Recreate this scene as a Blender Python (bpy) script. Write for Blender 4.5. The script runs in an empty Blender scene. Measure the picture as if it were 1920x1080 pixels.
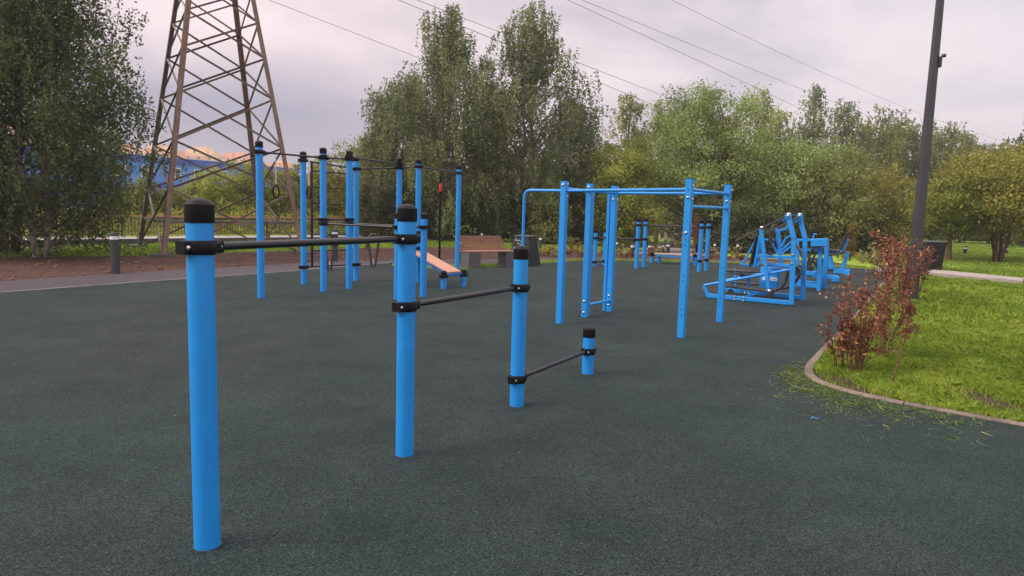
import bpy, bmesh, math, random
import numpy as np
from mathutils import Vector, Matrix
random.seed(7); rng = np.random.default_rng(11)
sc = bpy.context.scene; col = sc.collection
# ------------------------------------------------------------------ camera
FP = 1290.0; PIT = math.atan(152/1290); ROL = math.atan(314/10880); H = 1.6
F_ = np.array([0, math.cos(PIT), -math.sin(PIT)]); R0 = np.array([1., 0, 0]); U0 = np.array([0, math.sin(PIT), math.cos(PIT)])
R_ = math.cos(ROL)*R0 + math.sin(ROL)*U0; U_ = -math.sin(ROL)*R0 + math.cos(ROL)*U0
cd = bpy.data.cameras.new('camera'); cam = bpy.data.objects.new('camera', cd); col.objects.link(cam)
cd.sensor_width = 36; cd.lens = 36*FP/1920; cd.clip_end = 3000; cd.clip_start = 0.05
cam.matrix_world = Matrix(((R_[0], U_[0], -F_[0], 0), (R_[1], U_[1], -F_[1], 0), (R_[2], U_[2], -F_[2], H), (0, 0, 0, 1)))
sc.camera = cam
# ------------------------------------------------------------------ world, sun, exposure
SUN_AZ = math.radians(-104); SUN_EL = math.radians(38)      # soft light from behind and left of the camera
sundir = Vector((math.sin(SUN_AZ)*math.cos(SUN_EL), math.cos(SUN_AZ)*math.cos(SUN_EL), math.sin(SUN_EL)))
w = bpy.data.worlds.new('World'); sc.world = w; w.use_nodes = True
nt = w.node_tree; N = nt.nodes; L = nt.links; N.clear()
def nd(tree, t, **k):
    n = tree.nodes.new(t)
    for a, b in k.items(): setattr(n, a, b)
    return n
wout = nd(nt, 'ShaderNodeOutputWorld'); bg = nd(nt, 'ShaderNodeBackground'); bg.inputs[1].default_value = 0.1
sky = nd(nt, 'ShaderNodeTexSky', sky_type='NISHITA', sun_disc=False, sun_elevation=SUN_EL, sun_rotation=SUN_AZ % (2*math.pi))
tc = nd(nt, 'ShaderNodeTexCoord'); sep = nd(nt, 'ShaderNodeSeparateXYZ'); L.new(tc.outputs['Generated'], sep.inputs[0])
def wm(op, a, b, c=None, clamp=False):
    n = nd(nt, 'ShaderNodeMath', operation=op, use_clamp=clamp)
    for i, v in enumerate((a, b, c)):
        if v is None: continue
        if hasattr(v, 'is_linked') or isinstance(v, bpy.types.NodeSocket): L.new(v, n.inputs[i])
        else: n.inputs[i].default_value = v
    return n.outputs[0]
def wmix(fac, a, b, tree=nt, blend='MIX'):
    n = tree.nodes.new('ShaderNodeMix'); n.data_type = 'RGBA'; n.blend_type = blend
    for i, v in ((0, fac), (6, a), (7, b)):
        if isinstance(v, bpy.types.NodeSocket): tree.links.new(v, n.inputs[i])
        elif isinstance(v, tuple): n.inputs[i].default_value = (*v, 1) if len(v) == 3 else v
        else: n.inputs[i].default_value = v
    return n.outputs[2]
zc = wm('MAXIMUM', sep.outputs[2], 0.0)
den = wm('ADD', zc, 0.22)
cmb = nd(nt, 'ShaderNodeCombineXYZ'); L.new(wm('DIVIDE', sep.outputs[0], den), cmb.inputs[0]); L.new(wm('DIVIDE', sep.outputs[1], den), cmb.inputs[1])
cn = nd(nt, 'ShaderNodeTexNoise'); L.new(cmb.outputs[0], cn.inputs[0]); cn.inputs['Scale'].default_value = 1.15; cn.inputs['Detail'].default_value = 6; cn.inputs['Roughness'].default_value = .52; cn.inputs['Distortion'].default_value = .3
cr = nd(nt, 'ShaderNodeMapRange', interpolation_type='SMOOTHSTEP'); L.new(cn.outputs[0], cr.inputs[0]); cr.inputs[1].default_value = .37; cr.inputs[2].default_value = .62
cloud = wmix(cr.outputs[0], (.49, .45, .50), (.78, .68, .70))
# pinker towards the left high up, bluish grey bank low on the left
lft = nd(nt, 'ShaderNodeMapRange', interpolation_type='SMOOTHSTEP'); L.new(sep.outputs[0], lft.inputs[0]); lft.inputs[1].default_value = .2; lft.inputs[2].default_value = -.35
low = nd(nt, 'ShaderNodeMapRange', interpolation_type='SMOOTHSTEP'); L.new(wm('ADD', sep.outputs[2], wm('MULTIPLY', cn.outputs[0], .12)), low.inputs[0]); low.inputs[1].default_value = .30; low.inputs[2].default_value = .17
pink = wmix(wm('MULTIPLY', lft.outputs[0], .45), cloud, (.95, .765, .745))
bank = wmix(wm('MULTIPLY', wm('MULTIPLY', lft.outputs[0], low.outputs[0]), 1.0), pink, (.27, .275, .375))
rt = nd(nt, 'ShaderNodeMapRange', interpolation_type='SMOOTHSTEP'); L.new(sep.outputs[0], rt.inputs[0]); rt.inputs[1].default_value = .1; rt.inputs[2].default_value = .6
bank = wmix(wm('MULTIPLY', rt.outputs[0], .35), bank, (.66, .65, .70))
zen = nd(nt, 'ShaderNodeMapRange', interpolation_type='SMOOTHSTEP'); L.new(sep.outputs[2], zen.inputs[0]); zen.inputs[1].default_value = .38; zen.inputs[2].default_value = .9; zen.inputs[3].default_value = 10.; zen.inputs[4].default_value = 22.
vm = nd(nt, 'ShaderNodeVectorMath', operation='SCALE'); L.new(bank, vm.inputs[0]); L.new(zen.outputs[0], vm.inputs['Scale'])
L.new(wmix(.93, sky.outputs[0], vm.outputs[0]), bg.inputs[0]); L.new(bg.outputs[0], wout.inputs[0])
sl = bpy.data.lights.new('sun', 'SUN'); sl.energy = 2.0; sl.angle = math.radians(24); sl.color = (1, .90, .78)
so = bpy.data.objects.new('sun', sl); col.objects.link(so); so.rotation_euler = (-sundir).to_track_quat('-Z', 'Y').to_euler()
sc.view_settings.view_transform = 'Standard'; sc.view_settings.look = 'None'; sc.view_settings.exposure = 0.42; sc.view_settings.gamma = 1
sc.cycles.max_bounces = 6; sc.cycles.transparent_max_bounces = 4; sc.cycles.use_denoising = True

# ------------------------------------------------------------------ placing helpers: photo pixel -> point in the world
def ray(x, y): return F_ + (x-960)/FP*R_ - (y-540)/FP*U_
CC = np.array([0, 0, H])
def gp(x, y, z=0.0):
    d = ray(x, y); return CC + d*(z-H)/d[2]
def at(x, y, Y):                      # point of the ray at world depth Y
    d = ray(x, y); return CC + d*(Y/d[1])
def hz(P, x, y):
    d = ray(x, y); return H + d[2]*math.hypot(P[0], P[1])/math.hypot(d[0], d[1])
def plane_hit(x, y, o, n):
    d = ray(x, y); t = ((o[0])*n[0]+(o[1])*n[1])/(d[0]*n[0]+d[1]*n[1]); return Vector(CC + d*t)
EV = np.array([.53, .848]); EU = np.array([.848, -.53])
def Hg(x, y):                         # height of the terrain: level site, falling away along the back path
    x = np.asarray(x, float); y = np.asarray(y, float)
    b = x/np.maximum(y, .1); s = np.clip((y-27)/53, 0, 1.3)
    win = np.clip((b-.11)/.06, 0, 1)*np.clip((.36-b)/.06, 0, 1)
    return -2.55*s*win*(y > 0)

# ------------------------------------------------------------------ materials
def mat(name, base, rough=.6, metal=0., spec=.5, noise=None, bump=None, coat=0., sc2=None):
    """noise = (scale, other colour, amount); bump = (scale, strength, distance)"""
    m = bpy.data.materials.new(name); m.use_nodes = True; t = m.node_tree; b = t.nodes['Principled BSDF']
    b.inputs['Roughness'].default_value = rough; b.inputs['Metallic'].default_value = metal
    b.inputs['Specular IOR Level'].default_value = spec; b.inputs['Coat Weight'].default_value = coat
    geo = t.nodes.new('ShaderNodeNewGeometry')
    c = base
    for nz in ([noise] if noise else []) + ([sc2] if sc2 else []):
        n = t.nodes.new('ShaderNodeTexNoise'); t.links.new(geo.outputs['Position'], n.inputs[0]); n.inputs['Scale'].default_value = nz[0]; n.inputs['Detail'].default_value = 5
        r = t.nodes.new('ShaderNodeMapRange'); t.links.new(n.outputs[0], r.inputs[0]); r.inputs[1].default_value = .38; r.inputs[2].default_value = .66; r.inputs[4].default_value = nz[2]
        c = wmix(r.outputs[0], c, nz[1], t)
        last = n
    if isinstance(c, tuple): b.inputs['Base Color'].default_value = (*c, 1)
    else: t.links.new(c, b.inputs['Base Color'])
    if bump:
        n = t.nodes.new('ShaderNodeTexNoise'); t.links.new(geo.outputs['Position'], n.inputs[0]); n.inputs['Scale'].default_value = bump[0]; n.inputs['Detail'].default_value = 4
        bp = t.nodes.new('ShaderNodeBump'); bp.inputs['Strength'].default_value = bump[1]; bp.inputs['Distance'].default_value = bump[2]
        t.links.new(n.outputs[0], bp.inputs['Height']); t.links.new(bp.outputs[0], b.inputs['Normal'])
    return m
def leafmat(name, dark, light, trans=.3, rough=.5, third=None):
    m = bpy.data.materials.new(name); m.use_nodes = True; t = m.node_tree; b = t.nodes['Principled BSDF']; o = t.nodes['Material Output']
    a = t.nodes.new('ShaderNodeAttribute'); a.attribute_name = 'tint'
    r = t.nodes.new('ShaderNodeValToRGB'); r.color_ramp.elements[0].color = (*dark, 1); r.color_ramp.elements[1].color = (*light, 1)
    if third: e = r.color_ramp.elements.new(.92); e.color = (*light, 1); r.color_ramp.elements[2].color = (*third, 1)
    t.links.new(a.outputs['Fac'], r.inputs[0]); t.links.new(r.outputs[0], b.inputs['Base Color'])
    b.inputs['Roughness'].default_value = rough; b.inputs['Specular IOR Level'].default_value = .25
    tr = t.nodes.new('ShaderNodeBsdfTranslucent'); t.links.new(r.outputs[0], tr.inputs[0])
    mx = t.nodes.new('ShaderNodeMixShader'); mx.inputs[0].default_value = trans
    t.links.new(b.outputs[0], mx.inputs[1]); t.links.new(tr.outputs[0], mx.inputs[2]); t.links.new(mx.outputs[0], o.inputs[0])
    return m
M = {}
M['blue'] = mat('blue_paint', (.013, .265, .74), .36, noise=(3, (.017, .30, .78), .8), bump=(60, .04, .002), sc2=(22, (.03, .22, .55), .22))
M['blue_dark'] = mat('blue_paint_worn', (.010, .15, .50), .45, noise=(5, (.02, .2, .6), .6))
M['black'] = mat('black_plastic', (.0055, .0052, .0075), .42, noise=(25, (.013, .012, .016), .5), bump=(120, .15, .002), spec=.2)
M['bar'] = mat('black_bar', (.010, .010, .013), .33, noise=(12, (.02, .019, .023), .5))
M['bolt'] = mat('galvanised', (.62, .62, .63), .28, 1.0, noise=(60, (.35, .34, .34), .6))
M['brown'] = mat('brown_metal', (.085, .068, .065), .4, .3, noise=(9, (.05, .042, .042), .7))
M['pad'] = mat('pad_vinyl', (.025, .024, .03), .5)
M['board'] = mat('bench_board', (.52, .265, .17), .55, noise=(6, (.58, .31, .21), .7), bump=(40, .1, .002))
M['wood'] = mat('wood_slat', (.27, .13, .085), .6, noise=(14, (.36, .19, .13), .7), bump=(60, .2, .003))
M['grey'] = mat('grey_metal', (.042, .042, .05), .42, .2, noise=(8, (.06, .06, .07), .5))
M['greylight'] = mat('grey_post', (.042, .042, .052), .45, .1, noise=(4, (.056, .054, .062), .6))
M['conc_d'] = mat('dark_concrete', (.085, .085, .092), .8, noise=(9, (.12, .12, .125), .7), bump=(90, .3, .003))
M['white'] = mat('white_band', (.78, .79, .82), .35)
M['cream'] = mat('cream_strap', (.55, .5, .4), .6)
M['red'] = mat('red_sleeve', (.5, .03, .02), .5)
M['bin'] = mat('bin_dark', (.010, .010, .013), .4, noise=(5, (.018, .018, .022), .6))
M['scrib'] = mat('silver_doodle', (.5, .5, .54), .4, .3)
M['rust'] = mat('pylon_rust', (.20, .115, .082), .7, .1, noise=(2.2, (.29, .195, .15), .8), sc2=(14, (.12, .078, .06), .6), bump=(50, .2, .004))
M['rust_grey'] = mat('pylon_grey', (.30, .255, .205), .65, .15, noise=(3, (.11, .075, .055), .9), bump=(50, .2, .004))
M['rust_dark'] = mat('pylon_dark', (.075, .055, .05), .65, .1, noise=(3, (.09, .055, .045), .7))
M['cable'] = mat('cable', (.09, .085, .09), .5)
M['glass_ins'] = mat('insulator', (.2, .12, .08), .2)
M['bark_birch'] = mat('birch_bark', (.42, .36, .33), .8, noise=(9, (.06, .045, .04), 1.), bump=(20, .5, .02))
M['bark'] = mat('bark', (.085, .06, .05), .9, noise=(8, (.16, .12, .10), .8), bump=(25, .6, .02))
M['bark_red'] = mat('bark_red', (.15, .075, .045), .9, noise=(7, (.09, .05, .035), .8), bump=(25, .6, .02))
M['stem_red'] = mat('stem_red', (.12, .04, .03), .7, noise=(30, (.2, .09, .05), .7))
M['ply'] = mat('bldg_blue_light', (.055, .22, .75), .5, noise=(1, (.07, .25, .8), .6))
M['pld'] = mat('bldg_blue_dark', (.016, .075, .52), .5)
M['pane'] = mat('pane', (.10, .11, .12), .1, noise=(.8, (.25, .25, .26), .6))
M['frame'] = mat('window_frame', (.75, .75, .76), .4)
M['roofw'] = mat('roof_edge', (.55, .60, .70), .5)
M['apt1'] = mat('apartment_sunlit_orange', (.9, .34, .14), .8, noise=(.05, (.9, .45, .26), .6))  # warm sunlight is mixed into the wall colours of the three blocks
M['apt2'] = mat('apartment_sunlit_cream', (.88, .62, .34), .8, noise=(.05, (.75, .5, .36), .6))
M['apt3'] = mat('apartment_sunlit_pink', (.84, .40, .25), .8, noise=(.05, (.8, .5, .38), .6))
M['rail'] = mat('railing_wood', (.42, .17, .07), .55, noise=(6, (.34, .15, .08), .7))
M['skin'] = mat('skin', (.5, .3, .22), .6); M['jacket'] = mat('jacket', (.012, .012, .016), .8); M['trouser'] = mat('trousers', (.26, .13, .11), .8)
M['coat'] = mat('coat_pink', (.28, .17, .17), .8); M['hair'] = mat('hair', (.02, .013, .01), .6)
M['leaf_flower'] = leafmat('bed_leaf', (.10, .11, .03), (.5, .45, .16), .3, third=(.65, .6, .4))
M['leaf_burg'] = leafmat('burgundy_leaf', (.085, .034, .026), (.34, .13, .075), .3, third=(.64, .34, .15))
M['blade'] = leafmat('grass_blade', (.10, .18, .018), (.42, .56, .06), .40, third=(.68, .66, .22))
M['clip'] = leafmat('clipping', (.12, .20, .03), (.36, .46, .10), .2)
M['debris'] = mat('scrap_blue', (.03, .2, .6), .5); M['flake'] = mat('flake', (.6, .6, .56), .7)

def ground_mat(name, stops, rough, bump, spec=.5, gran=None):
    """stops: list of (noise scale, colour, lo, hi, amount) layered over the first colour"""
    m = bpy.data.materials.new(name); m.use_nodes = True; t = m.node_tree; b = t.nodes['Principled BSDF']
    geo = t.nodes.new('ShaderNodeNewGeometry'); c = stops[0]
    for s, cc, lo, hi, am in stops[1:]:
        n = t.nodes.new('ShaderNodeTexNoise'); t.links.new(geo.outputs['Position'], n.inputs[0]); n.inputs['Scale'].default_value = s; n.inputs['Detail'].default_value = 4
        r = t.nodes.new('ShaderNodeMapRange'); t.links.new(n.outputs[0], r.inputs[0]); r.inputs[1].default_value = lo; r.inputs[2].default_value = hi; r.inputs[4].default_value = am
        c = wmix(r.outputs[0], c, cc, t)
    if gran:                                  # coloured granules
        for sc_, am in gran:
            v = t.nodes.new('ShaderNodeTexVoronoi'); v.inputs['Scale'].default_value = sc_; t.links.new(geo.outputs['Position'], v.inputs[0])
            sp = t.nodes.new('ShaderNodeSeparateColor'); t.links.new(v.outputs['Color'], sp.inputs[0])
            r = t.nodes.new('ShaderNodeMapRange'); t.links.new(sp.outputs[0], r.inputs[0]); r.inputs[3].default_value = 1-am; r.inputs[4].default_value = 1+am
            g = t.nodes.new('ShaderNodeVectorMath'); g.operation = 'SCALE'; t.links.new(c, g.inputs[0]); t.links.new(r.outputs[0], g.inputs['Scale']); c = g.outputs[0]
            # a few pale granules
            r2 = t.nodes.new('ShaderNodeMapRange'); t.links.new(sp.outputs[1], r2.inputs[0]); r2.inputs[1].default_value = .965; r2.inputs[2].default_value = .99; r2.inputs[4].default_value = .35
            c = wmix(r2.outputs[0], c, (.14, .19, .18), t)
    t.links.new(c, b.inputs['Base Color']); b.inputs['Roughness'].default_value = rough; b.inputs['Specular IOR Level'].default_value = spec
    h = None
    for s, st, di in bump:
        n = t.nodes.new('ShaderNodeTexNoise'); t.links.new(geo.outputs['Position'], n.inputs[0]); n.inputs['Scale'].default_value = s; n.inputs['Detail'].default_value = 3
        bp = t.nodes.new('ShaderNodeBump'); bp.inputs['Strength'].default_value = st; bp.inputs['Distance'].default_value = di
        t.links.new(n.outputs[0], bp.inputs['Height'])
        if h: t.links.new(h, bp.inputs['Normal'])
        h = bp.outputs[0]
    t.links.new(h, b.inputs['Normal'])
    return m
M['rubber'] = ground_mat('rubber_granules', [(.0165, .033, .0285), (.35, (.023, .032, .031), .38, .60, .9), (1.7, (.009, .021, .019), .42, .66, .75), (.7, (.024, .044, .040), .50, .72, .75), (6, (.010, .022, .020), .5, .72, .5)], .85,
                         [(150, .6, .007), (18, .15, .012)], .26, gran=[(150, .85)])
M['asphalt'] = ground_mat('asphalt_path', [(.066, .052, .062), (1.2, (.082, .066, .074), .4, .65, .8), (9, (.052, .042, .05), .45, .65, .6)], .8, [(160, .5, .005)], .4, gran=[(90, .3)])
M['pave'] = ground_mat('pale_paving', [(.42, .38, .38), (1.2, (.35, .31, .31), .4, .65, .8), (9, (.46, .42, .41), .45, .65, .6)], .85, [(60, .3, .004)])
M['pathback'] = ground_mat('park_path', [(.17, .135, .13), (1.2, (.21, .17, .165), .4, .65, .8)], .85, [(60, .3, .004)])
M['soil'] = ground_mat('bare_soil', [(.085, .045, .033), (1.1, (.13, .070, .048), .4, .65, .8), (7, (.055, .030, .024), .45, .62, .8), (32, (.24, .17, .13), .62, .72, .7)], .95, [(9, .9, .06), (45, .8, .02)], .2)
M['lawn'] = ground_mat('lawn_ground', [(.12, .21, .03), (.5, (.16, .26, .04), .4, .65, .8), (3, (.05, .09, .018), .45, .65, .7), (1.3, (.07, .045, .028), .66, .72, .9)], .95, [(14, .8, .05), (60, .6, .02)], .2)
M['lawnfar'] = ground_mat('lawn_far', [(.20, .32, .03), (.12, (.30, .42, .045), .4, .65, .9), (1.0, (.09, .15, .02), .45, .65, .6)], .95, [(3, .6, .05)], .2)
M['kerb'] = ground_mat('kerb_stone', [(.21, .165, .135), (3, (.12, .098, .08), .4, .62, .9), (30, (.29, .24, .20), .5, .7, .6)], .85, [(50, .4, .006)], .3)

# ------------------------------------------------------------------ mesh helpers
def link(o): col.objects.link(o); return o
def tag(o, label=None, cat=None, group=None, kind=None):
    if label: o['label'] = label
    if cat: o['category'] = cat
    if group: o['group'] = group
    if kind: o['kind'] = kind
    return o
def thing(name, label, cat, loc=(0, 0, 0), rz=0., group=None):
    o = link(bpy.data.objects.new(name, None)); o.location = loc; o.rotation_euler.z = rz; o.empty_display_size = .1
    return tag(o, label, cat, group)
class MB:
    def __init__(s): s.bm = bmesh.new()
    def prism(s, p, q, sec, up=(0, 0, 1)):
        """section polygon (x,y) swept from p to q"""
        p = Vector(p); q = Vector(q); d = (q-p).normalized(); up = Vector(up)
        if abs(d.dot(up)) > .99: up = Vector((EU[0], EU[1], 0))
        x = d.cross(up).normalized(); y = x.cross(d)
        a = [s.bm.verts.new(p+x*u+y*v) for u, v in sec]; b = [s.bm.verts.new(q+x*u+y*v) for u, v in sec]; n = len(sec)
        for i in range(n): s.bm.faces.new((a[i], a[(i+1) % n], b[(i+1) % n], b[i]))
        s.bm.faces.new(a[::-1]); s.bm.faces.new(b); return s
    def beam(s, p, q, w, h=None, c=None, up=(0, 0, 1)):
        h = h or w; c = c if c is not None else min(w, h)*.1; a, b = w/2, h/2
        return s.prism(p, q, [(-a+c, -b), (a-c, -b), (a, -b+c), (a, b-c), (a-c, b), (-a+c, b), (-a, b-c), (-a, -b+c)], up)
    def cyl(s, p, q, r, n=20, r2=None):
        p = Vector(p); q = Vector(q); d = (q-p).normalized(); up = Vector((0, 0, 1)) if abs(d.z) < .95 else Vector((1, 0, 0))
        x = d.cross(up).normalized(); y = x.cross(d); r2 = r if r2 is None else r2
        A = [s.bm.verts.new(p+(x*math.cos(t)+y*math.sin(t))*r) for t in [2*math.pi*i/n for i in range(n)]]
        B = [s.bm.verts.new(q+(x*math.cos(t)+y*math.sin(t))*r2) for t in [2*math.pi*i/n for i in range(n)]]
        for i in range(n): s.bm.faces.new((A[i], A[(i+1) % n], B[(i+1) % n], B[i]))
        s.bm.faces.new(A[::-1]); s.bm.faces.new(B); return s
    def lathe(s, o, prof, n=28, ax=(0, 0, 1)):
        o = Vector(o); d = Vector(ax).normalized(); up = Vector((0, 0, 1)) if abs(d.z) < .95 else Vector((1, 0, 0)); x = d.cross(up).normalized(); y = d.cross(x)
        rings = []
        for r, z in prof:
            if r < 1e-5: rings.append([s.bm.verts.new(o+d*z)])
            else: rings.append([s.bm.verts.new(o+d*z+(x*math.cos(2*math.pi*i/n)+y*math.sin(2*math.pi*i/n))*r) for i in range(n)])
        for a, b in zip(rings, rings[1:]):
            for i in range(n):
                j = (i+1) % n
                if len(a) == 1 and len(b) == 1: continue
                if len(a) == 1: s.bm.faces.new((a[0], b[i], b[j]))
                elif len(b) == 1: s.bm.faces.new((a[i], a[j], b[0]))
                else: s.bm.faces.new((a[i], a[j], b[j], b[i]))
        return s
    def tube(s, pts, r, n=10, closed=False, flat=1.):
        pts = [Vector(p) for p in pts]; rr = r if isinstance(r, (list, tuple)) else [r]*len(pts); rings = []; k = len(pts); x = None
        for i, p in enumerate(pts):
            a = pts[(i-1) % k] if (closed or i) else p; b = pts[(i+1) % k] if (closed or i < k-1) else p
            d = (b-a).normalized()
            if x is None:
                up = Vector((0, 0, 1)) if abs(d.z) < .9 else Vector((1, 0, 0)); x = d.cross(up).normalized()
            x = (x-d*x.dot(d)).normalized(); y = x.cross(d)
            rings.append([s.bm.verts.new(p+(x*math.cos(2*math.pi*j/n)+y*math.sin(2*math.pi*j/n)*flat)*rr[i]) for j in range(n)])
        for i in range(k if closed else k-1):
            a, b = rings[i], rings[(i+1) % k]
            for j in range(n): s.bm.faces.new((a[j], a[(j+1) % n], b[(j+1) % n], b[j]))
        if not closed: s.bm.faces.new(rings[0][::-1]); s.bm.faces.new(rings[-1])
        return s
    def box(s, c, size, rz=0., bev=0.):
        a, b, h = [v/2 for v in size]; m = Matrix.Translation(c) @ Matrix.Rotation(rz, 4, 'Z')
        t = bmesh.new(); bmesh.ops.create_cube(t, size=1.0); bmesh.ops.scale(t, vec=size, verts=t.verts)
        if bev: bmesh.ops.bevel(t, geom=t.edges[:], offset=bev, segments=2, affect='EDGES', profile=.6)
        bmesh.ops.transform(t, matrix=m, verts=t.verts)
        vm_ = {v: s.bm.verts.new(v.co) for v in t.verts}
        for f in t.faces: s.bm.faces.new([vm_[v] for v in f.verts])
        t.free(); return s
    def poly(s, pts, z0, z1):
        a = [s.bm.verts.new((p[0], p[1], z0)) for p in pts]; b = [s.bm.verts.new((p[0], p[1], z1)) for p in pts]; n = len(pts)
        for i in range(n): s.bm.faces.new((a[i], a[(i+1) % n], b[(i+1) % n], b[i]))
        s.bm.faces.new(a[::-1]); s.bm.faces.new(b); return s
    def build(s, name, m, parent=None, smooth=True, origin=None):
        bmesh.ops.recalc_face_normals(s.bm, faces=s.bm.faces[:])
        me = bpy.data.meshes.new(name); 
        off = Vector(origin) if origin is not None else Vector((0, 0, 0))
        if parent is not None and parent.type == 'EMPTY' and origin is None:
            off = parent.location.copy()
            rm = Matrix.Rotation(-parent.rotation_euler.z, 4, 'Z') @ Matrix.Translation(-off)
            bmesh.ops.transform(s.bm, matrix=rm, verts=s.bm.verts)
        elif parent is not None and parent.get('off') is not None:
            bmesh.ops.translate(s.bm, vec=-Vector(parent['off']), verts=s.bm.verts)
        else: bmesh.ops.translate(s.bm, vec=-off, verts=s.bm.verts)
        s.bm.to_mesh(me); s.bm.free()
        me.materials.append(m)
        if smooth:
            me.polygons.foreach_set('use_smooth', [True]*len(me.polygons)); me.set_sharp_from_angle(angle=math.radians(38))
        o = link(bpy.data.objects.new(name, me))
        if parent is not None:
            o.parent = parent
            if parent.type != 'EMPTY': pass
        elif origin is not None: o.location = off
        return o
# Everything is modelled in world coordinates; a part is moved into its thing's frame by 'frame_of'
def B(mb, name, m, parent, smooth=True):
    root = parent
    while root.parent: root = root.parent
    rm = Matrix.Rotation(-root.rotation_euler.z, 4, 'Z') @ Matrix.Translation(-root.location)
    bmesh.ops.transform(mb.bm, matrix=rm, verts=mb.bm.verts)
    me = bpy.data.meshes.new(name); bmesh.ops.recalc_face_normals(mb.bm, faces=mb.bm.faces[:]); mb.bm.to_mesh(me); mb.bm.free(); me.materials.append(m)
    if smooth: me.polygons.foreach_set('use_smooth', [True]*len(me.polygons)); me.set_sharp_from_angle(angle=math.radians(38))
    o = link(bpy.data.objects.new(name, me)); o.parent = parent
    return o
def np_mesh(name, V, Q, m, parent=None, tint=None, smooth=False):
    me = bpy.data.meshes.new(name); k = Q.shape[1]; nf = len(Q)
    me.vertices.add(len(V)); me.vertices.foreach_set('co', np.ascontiguousarray(V, np.float32).ravel())
    me.loops.add(nf*k); me.loops.foreach_set('vertex_index', np.ascontiguousarray(Q, np.int32).ravel())
    me.polygons.add(nf); me.polygons.foreach_set('loop_start', np.arange(0, nf*k, k, dtype=np.int32))
    me.update(calc_edges=True)
    if tint is not None:
        a = me.attributes.new('tint', 'FLOAT', 'FACE'); a.data.foreach_set('value', np.ascontiguousarray(np.clip(tint, 0, 1), np.float32))
    me.materials.append(m)
    o = link(bpy.data.objects.new(name, me)); o.parent = parent
    return o
def in_poly(x, y, poly):
    ins = np.zeros(len(x), bool); j = len(poly)-1
    for i in range(len(poly)):
        xi, yi = poly[i][:2]; xj, yj = poly[j][:2]
        c = ((yi > y) != (yj > y)) & (x < (xj-xi)*(y-yi)/((yj-yi)+1e-12)+xi); ins ^= c; j = i
    return ins
def sheet(name, pts, z, m):
    mb = MB(); vs = [mb.bm.verts.new((p[0], p[1], z)) for p in pts]; f = mb.bm.faces.new(vs); 
    if f.normal.z < 0: f.normal_flip()
    f.normal_update()
    if f.normal.z < 0: f.normal_flip()
    bmesh.ops.triangulate(mb.bm, faces=mb.bm.faces[:])
    me = bpy.data.meshes.new(name); mb.bm.to_mesh(me); mb.bm.free(); me.materials.append(m)
    return tag(link(bpy.data.objects.new(name, me)), kind='structure')
def smooth_line(pts, n=6):
    out = []; P = [np.array(p[:2], float) for p in pts]
    for i in range(len(P)-1):
        p0 = P[max(i-1, 0)]; p1 = P[i]; p2 = P[i+1]; p3 = P[min(i+2, len(P)-1)]
        for t in np.linspace(0, 1, n, endpoint=False):
            out.append(.5*((2*p1)+(-p0+p2)*t+(2*p0-5*p1+4*p2-p3)*t*t+(-p0+3*p1-3*p2+p3)*t**3))
    out.append(P[-1]); return out
def ribbon(name, line, w0, w1, z0, z1, m, kind='structure', joints=0):
    """kerb-like body along a line from offset w0 to w1, in stones of length joints"""
    L_ = [np.array(p) for p in line]; mb = MB(); prev = None; skip = set()
    if joints:
        A_ = np.array(L_); cum = np.r_[0, np.cumsum(np.linalg.norm(np.diff(A_, axis=0), axis=1))]; st = []; u = 0
        while u < cum[-1]:
            for v in (u+.005, u+joints*.5, u+joints-.005): st.append(min(v, cum[-1]))
            u += joints
        for v in cum: st.append(v)
        st = sorted(st); ok = [v for v in st if not any(abs(v-k*joints) < .0049 for k in (round(v/joints),))]
        L_ = [np.array([np.interp(v, cum, A_[:, 0]), np.interp(v, cum, A_[:, 1])]) for v in ok]
        skip = {i for i in range(1, len(ok)) if int(ok[i]/joints) != int(ok[i-1]/joints)}
    for i, p in enumerate(L_):
        d = L_[min(i+1, len(L_)-1)]-L_[max(i-1, 0)]; d = d/np.linalg.norm(d); n = np.array([-d[1], d[0]])
        a = p+n*w0; b = p+n*w1; c = .012 if abs(w1-w0) > .05 else .004; e = n*c*(1 if w1 > w0 else -1)
        r = [mb.bm.verts.new((*a, z0)), mb.bm.verts.new((*a, z1-c)), mb.bm.verts.new((*(a+e), z1)), mb.bm.verts.new((*(b-e), z1)), mb.bm.verts.new((*b, z1-c)), mb.bm.verts.new((*b, z0))]
        if prev and i in skip: mb.bm.faces.new(prev[::-1]); mb.bm.faces.new(r)
        elif prev:
            for k in range(5): mb.bm.faces.new((prev[k], prev[k+1], r[k+1], r[k]))
        else: mb.bm.faces.new(r)
        prev = r
    mb.bm.faces.new(prev[::-1])
    o = mb.build(name, m, smooth=False)
    return tag(o, kind=kind)

# ------------------------------------------------------------------ the ground
xs = np.concatenate([np.linspace(-900, -60, 22), np.linspace(-56, 90, 74), np.linspace(100, 900, 22)])
ys = np.concatenate([np.linspace(-60, 20, 9), np.linspace(23, 130, 72), np.linspace(140, 1400, 24)])
X, Y = np.meshgrid(xs, ys); V = np.stack([X, Y, Hg(X, Y)-.05], -1).reshape(-1, 3); nx = len(xs)
ii = np.arange(len(ys)-1)[:, None]*nx+np.arange(nx-1)[None]; Q = np.stack([ii, ii+1, ii+nx+1, ii+nx], -1).reshape(-1, 4)
tag(np_mesh('ground', V, Q, M['lawnfar']), kind='structure')
white = [(-16.2, -1.6), (-8.23, 10.96), (-7.38, 12.3), (-5.54, 14.95), (-4.9, 16.0), (-3.3, 18.75)]
backedge = [(-3.3, 18.75), (-3.05, 17.75), (-1.49, 17.35), (-.02, 18.66), (.76, 19.9), (2.35, 21.6), (4.04, 21.95), (6.62, 22.3), (9.8, 21.95), (11.45, 21.2)]
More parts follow.
